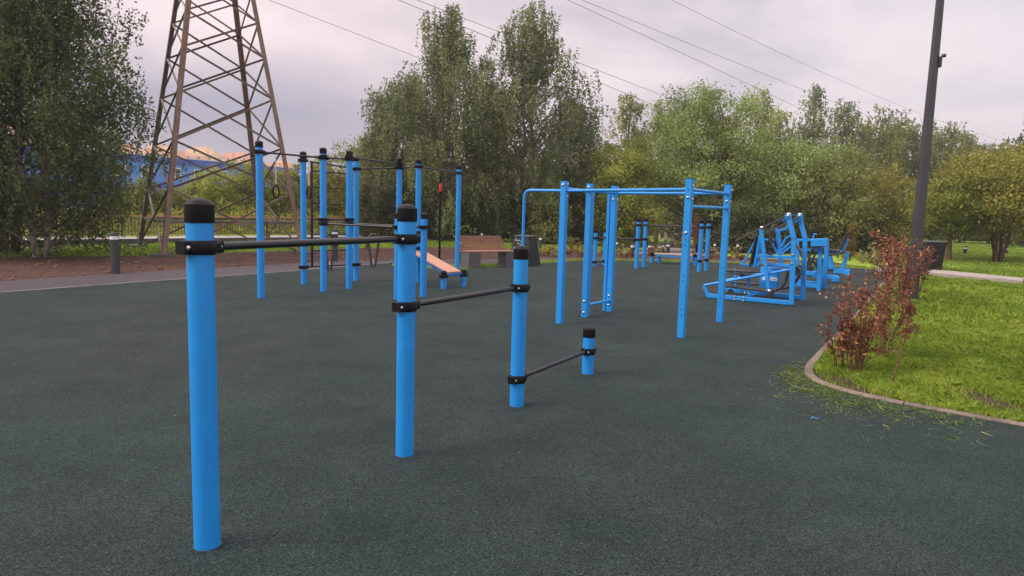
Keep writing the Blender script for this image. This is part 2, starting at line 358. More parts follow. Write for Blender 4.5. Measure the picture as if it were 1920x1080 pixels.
kerbl = smooth_line([(11.57, 20.87), (7.97, 15.04), (5.24, 10.55), (3.6, 7.95), (3.10, 7.10), (2.96, 6.62), (3.04, 6.25), (3.28, 5.92), (3.65, 5.6), (4.06, 5.26), (5.6, 4.1), (8.4, 2.2), (12, -.2), (16, -3)], 6)
def bez(P, n=5): return smooth_line(P, n)
rub = white[:-1] + bez(backedge) + kerbl + [(16, -6), (-20, -6)]
sheet('rubber_surface', rub, 0.0, M['rubber'])
soilN = [(-20, -3.6), (-9.33, 12.44), (-8.4, 14.0), (-6.26, 16.9), (-4.7, 18.9), (-3.1, 19.9), (-.98, 20.9), (.83, 22.2), (4.31, 23.4), (8, 24.0), (11.5, 23.2)]
soilF = [(-23, -2), (-12.9, 17.2), (-11.86, 18.0), (-10.77, 18.5), (-8.1, 21.4), (-5.18, 25.2), (-2.4, 27.0), (1.01, 26.4), (4.6, 25.8), (8.5, 25.6), (11.5, 24.8)]
asph_out = [(p[0]*1, p[1]) for p in soilN]
sheet('asphalt_path', asph_out + [(11.5, 22.6), (8, 22.9), (4.3, 22.6), (2.2, 22.2), (.5, 20.6), (-.6, 19.3), (-1.6, 18.6), (-2.7, 18.9), (-3.15, 18.9)] + [(p[0]+.3, p[1]-.2) for p in white[::-1][1:]], -.012, M['asphalt'])
sheet('grass_strip', [(-3.25, 18.9), (-2.7, 18.85), (-1.6, 18.5), (-.6, 19.2), (.5, 20.5), (2.2, 22.1), (4.3, 22.5), (8, 22.8), (11.5, 22.5), (11.5, 21), (8, 21.5), (4, 21.3), (1, 19), (-1.5, 17), (-3.2, 17.5)], -.008, M['lawn'])
sheet('soil_bed', soilN + soilF[::-1], -.03, M['soil'])
sheet('lawn', kerbl + [(30, -6), (60, 20), (60, 48), (30, 48), (16, 33), (12.2, 22.2)], -.016, M['lawn'])
M['soil_dark'] = ground_mat('dark_soil', [(.050, .034, .022), (7, (.085, .058, .038), .4, .65, .8), (40, (.13, .10, .06), .6, .7, .7)], .95, [(14, .9, .04), (60, .8, .015)], .2)
def blob(name, pts, z, m): o = sheet(name, smooth_line(pts+[pts[0]], 6)[:-1], z, m); return o
blob('bare_patch', [(4.08, 6.5), (4.14, 6.05), (4.1, 5.62), (4.36, 5.45), (4.56, 5.85), (4.52, 6.3), (4.36, 6.66)], -.008, M['soil_dark'])
blob('bare_patch', [(3.08, 6.95), (3.10, 6.5), (3.22, 6.15), (3.46, 5.92), (3.62, 5.9), (3.48, 6.12), (3.36, 6.4), (3.38, 6.85), (3.24, 7.05)], -.008, M['soil_dark'])
ribbon('white_edging', bez(white, 8), -.018, .018, -.03, .004, mat('edging_stone', (.30, .28, .27), .8, noise=(1.5, (.15, .15, .15), .8)))
ribbon('kerb_edging', kerbl, 0, .09, -.05, .016, M['kerb'], joints=.98)
# pale pavement behind a dark kerb, far left
kd = [(-24, 10.9), (-15.54, 20.8), (-13.5, 22.9), (-9.64, 26.7), (-5.32, 30.4), (-1.0, 33.5)]
fn = [(-27, 13.2), (-17.87, 23.94), (-15.3, 26.9), (-11.07, 30.9), (-6.4, 34.9), (-1.5, 38)]
sheet('pavement', kd + fn[::-1], -.02+.03, M['pave'])
ribbon('dark_kerb', kd, 0, -.12, -.05, .16, M['conc_d'])
# park path falling away at the back
cl = [(6.1, 25.8), (6.5, 28), (8.1, 36), (10.6, 48), (14.5, 66), (19, 88)]; mb = []
pl = smooth_line(cl, 10); Vp = []; 
for i, p in enumerate(pl):
    for k in (-1, 1): x_ = p[0]+k*(1.15+.022*p[1]); Vp.append((x_, p[1], float(Hg(x_, p[1]))-.02))
Vp = np.array(Vp); Q = np.array([[2*i, 2*i+1, 2*i+3, 2*i+2] for i in range(len(pl)-1)])
tag(np_mesh('park_path', Vp, Q, M['pathback']), kind='structure')
# concrete slab path right of the court
mb = MB(); mb.poly([(10.9, 20.6), (13.02, 17.5), (13.75, 18.45), (12.9, 20.3), (11.6, 21.0)], -.05, .10)
o = mb.build('paving_slab', mat('slab_concrete', (.36, .31, .28), .85, noise=(3, (.28, .24, .22), .8), bump=(60, .3, .004)), smooth=False); tag(o, kind='structure')
mb = MB(); mb.poly([(13.05, 17.50), (20.5, 11.6), (21.3, 12.5), (13.78, 18.42)], -.05, .035)
tag(mb.build('side_path', M['kerb'], smooth=False), kind='structure')

# ------------------------------------------------------------------ posts with caps and clamps
PR = .0575
def post(root, x, y, h, r=PR, zb=0., z0=-.02):
    mb = MB(); mb.lathe((x, y, 0), [(0, z0), (r, z0), (r, h-.104), (0, h-.104)]); p = B(mb, 'post', M['blue'], root)
    R = r+.003; c = MB(); c.lathe((x, y, h), [(r*.9, -.108), (R, -.108), (R+.0015, -.103), (R+.0015, -.028), (R-.0005, -.0255), (R-.003, -.0235), (R*.84, -.0145), (R*.60, -.0070), (R*.32, -.0018), (0, 0)]); B(c, 'cap', M['black'], p)
    g_ = MB(); g_.lathe((x, y, 0), [(r-.002, -.01), (r-.002, .0012), (r+.0075, .0012), (r+.010, -.006)], 24); B(g_, 'gap_shade_ring', M['pad'], p)  # dark ring painting the contact shade and cut rubber gap at the foot
    return p
def clamp(root, x, y, z, d, r=PR, bolts=True, h=.062, both=True, name='clamp'):
    d = Vector((d[0], d[1], 0)).normalized(); n = Vector((-d.y, d.x, 0)); c = Vector((x, y, z)); R = r+.011
    mb = MB(); mb.lathe(c, [(r-.004, -h/2), (R-.003, -h/2), (R, -h/2+.004), (R, h/2-.004), (R-.003, h/2), (r-.004, h/2)], 32)
    for s in ((1, -1) if both else (1,)):       # bolt lugs either side along the bar
        mb.beam(c+d*s*(r-.004), c+d*s*(r+.040), .064, h-.004, .008)
        mb.beam(c+d*s*(r-.02), c+d*s*(r+.016), .098, h-.012, .01)
    o = B(mb, name, M['black'], root)
    if bolts:
        for s in (1, -1):
            for k in (-1, 1):
                b = MB(); q = c+d*s*(r+.020)+n*k*.030; b.lathe(q, [(.013, 0), (.013, .003), (.0105, .004), (.0095, .009), (.006, .012), (0, .013)], 14, n*k); B(b, 'bolt', M['bolt'], o)
    return o
def crossbar(root, a, b, r=.0175, m='bar', inset=PR+.03, name='crossbar', n=14):
    a = Vector(a); b = Vector(b); d = (b-a).normalized(); mb = MB(); mb.cyl(a+d*inset, b-d*inset, r, n); return B(mb, name, M[m], root)

# ---- the step bars in front
A = [(-1.38, 3.03, 1.60), (-.66, 4.27, 1.60), (.065, 5.44, 1.30), (.765, 6.61, .47)]
t = thing('step_bar_station', 'nearest blue exercise bar set of four round posts stepping down with black bars', 'exercise bars', (A[0][0], A[0][1], 0))
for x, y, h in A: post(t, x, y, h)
sb = [(0, 1, 1.385, 1.385), (1, 2, .965, .965), (2, 3, .225, .225)]
for i, j, z, z2 in sb:
    a, b = A[i], A[j]; d = (b[0]-a[0], b[1]-a[1])
    clamp(t, a[0], a[1], z, d); clamp(t, b[0], b[1], z2, d)
    crossbar(t, (a[0], a[1], z), (b[0], b[1], z2), .019, n=20)

# ---- the tall workout complex at left
G = {'P1': (-4.12, 11.21, 2.54), 'P2': (-4.02, 13.2, 2.53), 'P3': (-3.38, 12.25, 2.54), 'P4': (-3.04, 12.75, 2.54), 'P5': (-3.22, 14.09, 2.53), 'P6': (-2.42, 14.53, 2.55), 'P7': (-1.97, 14.2, 2.52),
     'P8': (-1.33, 16.45, 2.55), 'P9': (-1.55, 11.92, 1.46), 'P10': (-1.93, 11.5, 1.46), 'D1': (-1.32, 13.17, .35), 'D2': (-.97, 13.61, .35)}
t = thing('pull_up_complex', 'tall blue and black round post workout frame with rings, rope, ladder and sloping bench', 'workout frame', (-3.04, 12.75, 0))
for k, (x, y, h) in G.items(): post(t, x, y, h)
def cb(a, b, z, z2=None, r=.0165, bolts=False):
    A_, B_ = G[a], G[b]; z2 = z2 or z; d = (B_[0]-A_[0], B_[1]-A_[1])
    clamp(t, A_[0], A_[1], z, d, bolts=bolts); clamp(t, B_[0], B_[1], z2, d, bolts=bolts)
    return crossbar(t, (A_[0], A_[1], z), (B_[0], B_[1], z2), r)
cb('P1', 'P3', 2.36); cb('P3', 'P4', 2.36, 2.38); cb('P2', 'P5', 2.36, 2.27); cb('P2', 'P3', 2.43, 2.36+.02); cb('P4', 'P6', 2.42, 2.42); cb('P5', 'P6', 2.27, 2.34); cb('P7', 'P8', 2.36); cb('P6', 'P7', 2.36)
cb('P3', 'P10', 1.21); cb('P4', 'P9', 1.21); cb('P3', 'P4', 1.28); cb('P6', 'P7', 1.02); cb('P6', 'P7', .70); cb('P2', 'P5', .335); cb('P10', 'P9', 1.21)
# ladder between P2 and P5
a = Vector((G['P2'][0], G['P2'][1], 0)); b = Vector((G['P5'][0], G['P5'][1], 0)); d = (b-a)
rA = a+d*.15; rB = a+d*.85
for q in (rA, rB):
    mb = MB(); mb.beam(q+Vector((0, 0, .34)), q+Vector((0, 0, 2.33)), .045, .03, .005); B(mb, 'ladder_rail', M['bar'], t)
for k in range(6):
    z = .65+.305*k; mb = MB(); mb.cyl(rA+Vector((0, 0, z)), rB+Vector((0, 0, z-.01)), .014, 10); B(mb, 'rung', M['bar'], t)
# gymnastic rings
a = Vector((G['P1'][0], G['P1'][1], 2.36)); b = Vector((G['P3'][0], G['P3'][1], 2.36))
for k in (.24, .76):
    q = a+(b-a)*k; mb = MB(); z = q.z; 
    for i in range(4): mb.tube([(q.x+.012*math.cos(u)*(i % 2), q.y+.012*math.cos(u)*((i+1) % 2), z-.04-.028*i+.02*math.sin(u)) for u in np.linspace(0, 2*math.pi, 10)[:-1]], .004, 6, closed=True)
    mb.tube([(q.x, q.y, z-.13), (q.x, q.y, z-.5)], .006, 6); st = B(mb, 'ring_chain', M['bolt'], t)
    mb = MB(); mb.beam(q+Vector((0, 0, -.22)), q+Vector((0, 0, -.50)), .028, .006, .001); B(mb, 'strap', M['cream'], st)
    mb = MB(); cz = z-.62; e = Vector((EV[0], EV[1], 0)) if k < .5 else Vector((EU[0], EU[1], 0))
    mb.tube([q+Vector((0, 0, cz-q.z))+e*.062*math.cos(u)+Vector((0, 0, .10*math.sin(u))) for u in np.linspace(0, 2*math.pi, 25)[:-1]], .014, 8, closed=True); B(mb, 'ring', M['black'], t)
# rope with a red sleeve
q = Vector((-1.64, 15.35, 2.36)); mb = MB(); mb.tube([q, q-Vector((0, 0, .22))], .008, 6)
mb.tube([q-Vector((0, 0, .15)), q-Vector((.01, 0, 1.0)), q-Vector((0, .01, 1.9)), q-Vector((.01, 0, 1.98))], .026, 10)
for k in range(46): mb.tube([q+Vector((.02*math.cos(u+k), .02*math.sin(u+k), -.30-.036*k-.006*u)) for u in np.linspace(0, 5, 7)], .008, 5)
rp = B(mb, 'climbing_rope', M['black'], t)
mb = MB(); mb.lathe(q-Vector((0, 0, .48)), [(0, 0), (.032, .01), (.036, .04), (.036, .15), (.024, .2), (0, .21)], 14); B(mb, 'sleeve', M['red'], rp)
mb = MB(); mb.lathe(q-Vector((0, 0, 2.06)), [(0, 0), (.06, .02), (.08, .06), (.05, .11), (.02, .13), (0, .13)], 14); B(mb, 'knot', M['black'], rp)
# sloping bench
lo = Vector((-1.145, 13.39, .26)); hi = Vector((-2.15, 14.32, .66)); sd = Vector((.622, .783, 0)).normalized(); dd = (hi-lo).normalized()
mb = MB(); mb.beam(lo-dd*.02+Vector((0, 0, .045)), hi+Vector((0, 0, .045)), .36, .03, .006); bb = B(mb, 'bench_board', M['board'], t)
mb = MB()
for s in (-1, 1): mb.beam(lo+sd*s*.15, hi+sd*s*.15, .035, .06, .004)
for k in (.0, .33, .66, 1.): q = lo+(hi-lo)*k; mb.beam(q-sd*.19, q+sd*.19, .05, .05, .004)
mb.beam(lo-sd*.24, lo+sd*.24, .04, .055, .004); B(mb, 'bench_frame', M['blue_dark'], t)
for n_ in ('D1', 'D2'): clamp(t, G[n_][0], G[n_][1], .235, (sd.x, sd.y), bolts=False)
mb = MB(); q = lo+(hi-lo)*.8; mb.beam(q-Vector((0, 0, q.z+.02)), q, .07, .07); B(mb, 'bench_leg', M['blue'], t)

# ---- rear round post complex
t = thing('dip_bar_complex', 'distant low blue post set with parallel black bars and flat bench at the back', 'exercise bars', (3.45, 19.14, 0))
G2 = {'a': (2.32, 19.45, 1.05), 'b': (2.66, 19.92, 1.05), 'c': (3.45, 19.14, 1.40), 'd': (3.74, 19.6, 1.40), 'e': (5.03, 18.51, 1.41), 'f': (5.37, 19.05, 1.41), 'l1': (4.33, 21.4, .34), 'l2': (5.56, 21.0, .34), 'l3': (4.65, 21.95, .34)}
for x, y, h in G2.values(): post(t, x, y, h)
for a, b, z in (('a', 'c', .80), ('b', 'd', .80), ('c', 'e', 1.20), ('d', 'f', 1.20), ('a', 'b', .80), ('e', 'f', 1.20), ('l1', 'l3', .24), ('e', 'f', .30), ('a', 'b', .12)):
    A_, B_ = G2[a], G2[b]; dv = (B_[0]-A_[0], B_[1]-A_[1]); clamp(t, A_[0], A_[1], z, dv, bolts=False); clamp(t, B_[0], B_[1], z, dv, bolts=False); crossbar(t, (A_[0], A_[1], z), (B_[0], B_[1], z), .017)
mb = MB(); mb.beam((4.42, 21.42, .285), (5.48, 21.05, .285), .34, .04, .006); B(mb, 'bench_board', mat('pale_board', (.40, .30, .27), .6), t)
mb = MB()
for s in (-1, 1): mb.beam((4.42, 21.42+s*.15, .235), (5.48, 21.05+s*.15, .235), .035, .06, .004)
for k in (.12, .88): x = 4.42+1.06*k; y = 21.42-.37*k; mb.beam((x, y, -.02), (x, y, .21), .08, .08)
B(mb, 'bench_frame', M['blue'], t)

# ---- the square post frame
S = {1: (.68, 9.53, 1.97), 2: (1.10, 10.17, 1.97), 3: (1.56, 10.84, 1.97), 4: (2.19, 8.72, 2.01), 5: (3.09, 10.08, 2.01)}
eu = Vector((EU[0], EU[1], 0)); ev = Vector((EV[0], EV[1], 0))
t = thing('square_post_frame', 'bright blue pull up frame of square posts with round blue rungs', 'pull-up frame', (S[1][0], S[1][1], 0))
def sqpost(k, w=.088, off=(0, 0)):
    x, y, h = S[k]; x += off[0]; y += off[1]; mb = MB()
    mb.beam((x, y, -.02), (x, y, h), w, w, .008); o = B(mb, 'post', M['blue'], t)
    mb = MB(); mb.beam((x, y, h), (x, y, h+.008), w-.012, w-.012, .004); B(mb, 'end_cap', M['black'], o); return o
P = {k: sqpost(k) for k in S}
for k in (2, 3):
    x, y, h = S[k]; q = Vector((x, y, 0))+ev*(.09 if k == 2 else 0)+eu*(.0 if k == 2 else -.088); mb = MB(); mb.beam(q+Vector((0, 0, .0 if k == 3 else .05)), q+Vector((0, 0, 1.87)), .05, .05, .006); B(mb, 'inner_rail', M['blue'], t)
def sbolt(k, z, dirn, w=.088, r=.017):
    x, y, h = S[k]; q = Vector((x, y, z))+dirn*(w/2-.001); b = MB(); b.lathe(q, [(r*1.15, 0), (r*1.15, .004), (r, .006), (r*.85, .014), (r*.4, .019), (0, .02)], 14, dirn); B(b, 'bolt', M['bolt'], P[k])
def hole(k, z):
    x, y, h = S[k]; mb = MB(); q = Vector((x, y, z))-ev*(.0445); mb.cyl(q, q-ev*.0015, .008, 10); B(mb, 'hole', M['black'], P[k])
def V3(k, z): return Vector((S[k][0], S[k][1], z))
def pipe(pts, r=.0215): mb = MB(); mb.tube(pts, r, 14); return B(mb, 'pipe', M['blue'], t)
c0 = V3(1, 1.84)-eu*.64
arc = [c0+eu*.10+(-eu*.10*math.sin(u)+Vector((0, 0, -.10+.10*math.cos(u)))) for u in np.linspace(0, math.pi/2, 7)]
pipe([V3(1, 1.84)]+arc+[Vector((arc[-1].x, arc[-1].y, -.02))])
pipe([V3(1, 1.84), V3(4, 1.88)]); pipe([V3(3, 1.86), V3(5, 1.88)]); pipe([V3(4, 1.88), V3(5, 1.88)]); pipe([V3(1, 1.87), V3(2, 1.86), V3(3, 1.86)])
pipe([V3(4, 1.67), V3(5, 1.67)]); pipe([V3(2, .17), V3(3, .17)], .022)
for k, z in ((1, 1.92), (2, 1.92), (2, .24), (2, .07), (3, .10), (3, .25), (3, 1.76), (4, 1.78), (4, 1.34), (5, 1.77)): sbolt(k, z, -ev)
for k in (1, 3, 4, 5):
    for z in (1.93, 1.76):
        sbolt(k, z, eu, r=.012); 
        if k in (5,): sbolt(k, z, -eu, r=.012)
for k in (4, 5):
    for z in (1.88, 1.26, 1.18, .80, .73, .36, .29): hole(k, z)

# ------------------------------------------------------------------ strength machines (right)
MO = np.array([4.97, 12.13])
def mp(x, y, v): o = MO+EV*v; return plane_hit(x, y, o, EV)
class Machine:
    def __init__(s, name, label, loc): s.t = thing(name, label, 'exercise machine', loc, group='blue strength machines in a row')
    def sq(s, name, segs, w=.07, m='blue', h=None):
        mb = MB()
        for p, q, v, *e in segs:
            v2 = e[0] if e else v; mb.beam(mp(*p, v), mp(*q, v2), w, h or w, .006)
        return B(mb, name, M[m], s.t)
    def tube(s, name, pts, r, m='brown', v=0.): mb = MB(); mb.tube([mp(x, y, z if z is not None else v) for x, y, z in pts], r, 10); return B(mb, name, M[m], s.t)
    def pad(s, name, p, q, v, depth, thick, m='pad'):
        a = mp(*p, v); b = mp(*q, v); mb = MB(); mb.beam(a, b, depth, thick, .01) if abs((b-a).normalized().z) < .9 else mb.beam(a, b, thick, depth, .01, up=(EV[0], EV[1], 0)); return B(mb, name, M[m], s.t)
    def padv(s, name, p, q, v, depth, thick, m='pad'):
        a = mp(*p, v); b = mp(*q, v); mb = MB(); d = (b-a).normalized(); n = d.cross(ev).normalized(); mb.beam(a, b, depth, thick, .012, up=n); return B(mb, name, M[m], s.t)
    def bolt(s, par, x, y, v, r=.016):
        q = mp(x, y, v); mb = MB(); mb.lathe(q, [(r*1.1, 0), (r*1.1, .004), (r*.9, .01), (r*.4, .02), (0, .021)], 12, -ev); B(mb, 'bolt', M['bolt'], par)
m1 = Machine('lever_press_machine', 'nearest big blue lever press machine with long dark handles and ground frame', (4.4, 12.7, 0))
f = m1.sq('base_frame', [((1326, 554), (1484, 568), 0), ((1361, 543), (1504, 558), 1.07), ((1328, 553), (1328, 553), 0, 1.07), ((1392, 559), (1392, 559), 0, 1.07), ((1482, 567), (1482, 567), 0, 1.07)], .075)
u1 = m1.sq('upright', [((1484, 571), (1489, 446), 0), ((1489, 449), (1479, 409), 0)], .078)
u2 = m1.sq('upright', [((1505, 562), (1510, 446), 1.07), ((1510, 449), (1500, 409), 1.07)], .078)
for x, v in ((1478.5, 0), (1500, 1.07)):
    q = mp(x, 406, v); mb = MB(); mb.box(q, (.095, .11, .09), math.atan2(EU[1], EU[0]), .012); k = B(mb, 'pivot_block', M['blue'], m1.t); 
    mb = MB(); mb.lathe(q+Vector((0, 0, .045)), [(.045, 0), (.04, .012), (.02, .022), (0, .025)], 14); B(mb, 'pivot_cap', M['bolt'], k); m1.bolt(k, x-1, 405, v-.06, .022)
m1.sq('end_stub', [((1328, 556), (1320, 536), 0), ((1362, 545), (1357, 526), 1.07)], .06)
mb = MB(); mb.tube([mp(1320, 535, 0), mp(1484, 505, 0)], .024, 12); mb.tube([mp(1357, 526, 1.07), mp(1504, 500, 1.07)], .024, 12); B(mb, 'sloping_pipe', M['blue'], m1.t)
l = m1.sq('swing_lever', [((1427, 429), (1441, 546), -.06)], .062); m1.bolt(l, 1428, 427, -.1, .03); m1.bolt(l, 1442, 546, -.1, .03)
m1.sq('swing_lever', [((1458, 428), (1465, 500), .62)], .07)
for p, q, v in (((1380, 452), (1476, 404), -.02), ((1434, 439), (1499, 406), .95)): m1.sq('long_handle', [(p, q, v)], .05, 'brown', .028)
m1.sq('handle_sleeve', [((1467, 415), (1478, 409), .05), ((1489, 417), (1499, 411), 1.0)], .05)
m1.sq('seat_rail', [((1419, 480), (1487, 483), .08), ((1440, 495), (1486, 499), .08)], .055)
for a, b in ((1487, 1.0), (1486, 1.0)): pass
m1.sq('cross_member', [((1487, 483), (1487, 483), .08, 1.07), ((1486, 452), (1486, 452), .0, 1.07), ((1488, 498), (1488, 498), .0, 1.07)], .05)
m1.padv('back_pad', (1421, 441), (1409, 499), .45, .32, .035)
m1.padv('back_plate', (1427, 443), (1417, 500), .45, .26, .05, 'blue')
m1.sq('back_brace', [((1416, 452), (1393, 494), .35), ((1419, 498), (1434, 485), .3), ((1388, 495), (1412, 498), .35), ((1427, 449), (1452, 450), .5)], .035)
m1.padv('foot_board', (1357, 506), (1429, 510), .40, .34, .03)
m1.padv('foot_board', (1369, 512), (1392, 515), .25, .22, .02)
m1.sq('board_support', [((1388, 518), (1424, 516), .5), ((1404, 519), (1403, 549), .45), ((1396, 558), (1421, 549), .4), ((1378, 503), (1380, 545), .9)], .045)
q = mp(1444, 520, .28); mb = MB(); mb.box(q, (.31, .26, .37), math.atan2(EU[1], EU[0]), .01); bx = B(mb, 'weight_housing', M['blue'], m1.t)
q = mp(1451, 523.5, .28-.13-.003); mb = MB(); mb.box(q, (.12, .003, .06), math.atan2(EU[1], EU[0])); lb = B(mb, 'sticker', M['white'], bx)
mb = MB(); 
for k in range(6): q = mp(1446+k*1.8, 523.5+.25*(k % 3), .28-.13-.006); mb.box(q, (.010, .002, .016), math.atan2(EU[1], EU[0]))
B(mb, 'sticker_print', M['grey'], bx)
q = mp(1433, 522, .145); mb = MB(); mb.lathe(q, [(.035, 0), (.034, .004), (0, .004)], 18, -ev); B(mb, 'sticker', M['white'], bx)
m1.tube('curved_tube', [(1359, 536, .12), (1380, 538.5, .12), (1410, 542, .12), (1436, 545, .12), (1452, 545, .12), (1464, 540, .12), (1472, 530, .12), (1476, 516, .12), (1478, 502, .12)], .028)
m1.tube('curved_tube', [(1372, 529, .9), (1425, 534, .9), (1470, 541, .95), (1488, 534, .98), (1497, 520, .98), (1500, 505, .98), (1500, 497, .98)], .028)
m1.tube('hoop_handle', [(1443, 446, .5), (1444, 432, .5), (1449, 422, .5), (1455, 421, .5), (1457, 426, .5)], .012)
m1.tube('hoop_handle', [(1405, 447, .5), (1415, 447, .45), (1420, 444, .42)], .014)
m1.tube('cable_loop', [(1432, 515, .5), (1436, 490, .5), (1444, 455, .5), (1452, 433, .5), (1474, 424, .5), (1484, 430, .5)], .008)
m1.sq('fan_brace', [((1465, 463), (1472, 448), .6), ((1472, 448), (1485, 440), .6), ((1465, 470), (1486, 451), .6), ((1466, 475), (1486, 460), .6), ((1446, 454), (1458, 476), .6), ((1456, 434), (1474, 429), .5), ((1474, 431), (1476, 424), .5)], .035)
q = mp(1444, 552, .12); mb = MB(); mb.box(q, (.12, .1, .08), math.atan2(EU[1], EU[0]), .008); B(mb, 'rubber_stop', M['pad'], m1.t)
q = mp(1370, 546, .12); mb = MB(); mb.lathe(q, [(0, -.03), (.05, -.03), (.05, .03), (0, .03)], 18, ev); B(mb, 'roller', M['pad'], m1.t)
for x, y in ((1445, 451), (1445, 476)): q = mp(x, y, .48); mb = MB(); mb.lathe(q, [(0, -.03), (.045, -.03), (.05, 0), (.045, .03), (0, .03)], 16, ev); B(mb, 'knob', M['pad'], m1.t)
for x, y in ((1377, 556), (1377, 562), (1394, 558), (1393, 564), (1486, 478), (1484, 494), (1396, 549), (1404, 551)): m1.bolt(f, x, y, -.042, .02)
mb = MB(); q = mp(1492, 508, .75); mb.lathe(q, [(0, -.08), (.09, -.08), (.09, .08), (0, .08)], 24, ev); B(mb, 'weight_disc', M['brown'], m1.t)

m2 = Machine('cable_pull_machine', 'blue cabinet topped machine with twin dark diagonal bars behind the nearest lever press', (6.6, 14.7, 0))
m2.sq('front_post', [((1535, 545), (1539, 452), 3.0)], .085); m2.sq('rear_post', [((1545, 541), (1551, 450), 3.6)], .085)
q1 = mp(1523, 455, 2.9); q2 = mp(1553, 454, 2.9); mb = MB(); mb.beam(q1, q2, .34, .16, .01); B(mb, 'top_cabinet', M['blue'], m2.t)
m2.sq('base_frame', [((1490, 533), (1534, 537), 3.0), ((1497, 528), (1545, 533), 3.6), ((1534, 538), (1534, 538), 3.0, 3.6)], .08)
m2.sq('top_rail', [((1488, 450), (1525, 450), 2.9), ((1500, 469), (1536, 468), 3.0), ((1494, 492), (1494, 535), 3.0), ((1496, 452), (1496, 500), 3.5)], .055)
m2.sq('diagonal_bar', [((1524, 461), (1512, 503), 2.95), ((1534, 462), (1517, 505), 3.2)], .04, 'brown')
m2.tube('top_hook', [(1525, 449, 2.9), (1525, 442, 2.9), (1528, 438, 2.9), (1531, 440, 2.9)], .016, 'blue')
m2.tube('curved_tube', [(1484, 458, 2.6), (1494, 461, 2.6), (1502, 472, 2.6), (1506, 486, 2.6)], .03)
m2.tube('curved_tube', [(1500, 478, 2.8), (1512, 476, 2.8), (1519, 484, 2.8), (1519, 500, 2.8)], .03)
mb = MB(); q = mp(1514, 508, 3.2); mb.box(q, (.22, .3, .22), math.atan2(EU[1], EU[0]), .02); B(mb, 'weight_stack', M['pad'], m2.t)
q = mp(1522, 512, 3.1); mb = MB(); mb.box(q, (.2, .3, .1), math.atan2(EU[1], EU[0]), .02); B(mb, 'weight_carrier', M['blue'], m2.t)
mb = MB(); q = mp(1543, 464, 3.3); mb.box(q, (.05, .05, .1), 0, .01); B(mb, 'warning_tag', M['red'], m2.t)
m3 = Machine('leg_machine', 'blue machine with low ground beam and flat dark pad between cabinet machine and reclined seat', (8.0, 17.0, 0))
m3.sq('ground_beam', [((1512, 514), (1571, 520), 5.4)], .10); q = mp(1567, 523, 5.35); mb = MB(); mb.box(q, (.15, .2, .13), math.atan2(EU[1], EU[0]), .01); B(mb, 'foot', M['blue'], m3.t)
m3.padv('seat_pad', (1516, 485), (1546, 486), 5.2, .3, .05); q = mp(1539, 496, 5.3); mb = MB(); mb.box(q, (.2, .16, .22), math.atan2(EU[1], EU[0]), .01); B(mb, 'seat_post', M['blue'], m3.t)
m3.sq('link_bar', [((1524, 490), (1534, 503), 5.2), ((1539, 500), (1537, 516), 5.4)], .05, 'grey')
m4 = Machine('reclined_seat_machine', 'farthest blue machine with reclined dark seat and slanting rear leg', (9.2, 19.1, 0))
m4.padv('seat_pad', (1550, 468), (1574, 471), 8.0, .4, .05); m4.padv('back_pad', (1592, 433), (1577, 467), 8.0, .36, .06); m4.padv('back_plate', (1589, 448), (1578, 473), 8.03, .26, .09, 'blue')
m4.sq('seat_frame', [((1548, 474), (1581, 473), 8.0)], .09); m4.sq('front_leg', [((1554, 480), (1560, 504), 8.0)], .15); m4.sq('rear_leg', [((1590, 473), (1579, 506), 8.0)], .10)
m4.sq('base_frame', [((1563, 508), (1594, 509), 8.0)], .13); q = mp(1588, 512, 7.95); mb = MB(); mb.box(q, (.14, .2, .15), math.atan2(EU[1], EU[0]), .01); B(mb, 'foot', M['blue'], m4.t)
m4.sq('base_cover', [((1540, 503), (1564, 506), 8.0)], .09, 'pad'); m4.tube('arm_tube', [(1552, 478, 7.8), (1566, 477, 7.8), (1583, 472, 7.8)], .03, 'pad')

# ------------------------------------------------------------------ park bench, bins, bollards, racks, lamp post
t = thing('park_bench', 'wooden slatted bench on dark concrete blocks at the back edge of the court', 'bench', (-.5, 18.1, 0))
bd = Vector((math.cos(.60), math.sin(.60), 0)); bn = Vector((-bd.y, bd.x, 0)); b0 = Vector((-1.14, 17.72, 0))
for k in (.0, 1.16):
    q = b0+bd*k; mb = MB(); w_ = .40
    pr = [(-.02, 0), (.36, 0), (.42, .37), (-.06, .37)]     # (u along bench, z) tapered block
    A1 = [mb.bm.verts.new(q+bd*(u*.9)+bn*.0+Vector((0, 0, z))) for u, z in [(0, 0), (.38, 0), (.44, .39), (.02, .39)]]
    A2 = [mb.bm.verts.new(v.co+bn*.42) for v in A1]
    for i in range(4): mb.bm.faces.new((A1[i], A1[(i+1) % 4], A2[(i+1) % 4], A2[i]))
    mb.bm.faces.new(A1[::-1]); mb.bm.faces.new(A2); B(mb, 'leg', M['conc_d'], t, False)
for k in range(5): mb = MB(); q = b0+bd*(.0)+bn*(.06+k*.085)+Vector((0, 0, .412)); mb.beam(q, q+bd*1.52, .07, .035, .005); B(mb, 'seat_slat', M['wood'], t)
for k in range(6): mb = MB(); q = b0-bd*.08*(k/5)+bn*(.46+.035*k)+Vector((0, 0, .46+.062*k)); mb.beam(q, q+bd*1.46, .022, .052, .004); B(mb, 'back_slat', M['wood'], t)
for k in (.2, 1.3): mb = MB(); q = b0+bd*k+bn*.47; mb.beam(q+Vector((0, 0, .3)), q+bn*.24+Vector((0, 0, .78)), .05, .03, .004); B(mb, 'back_bracket', M['grey'], t)

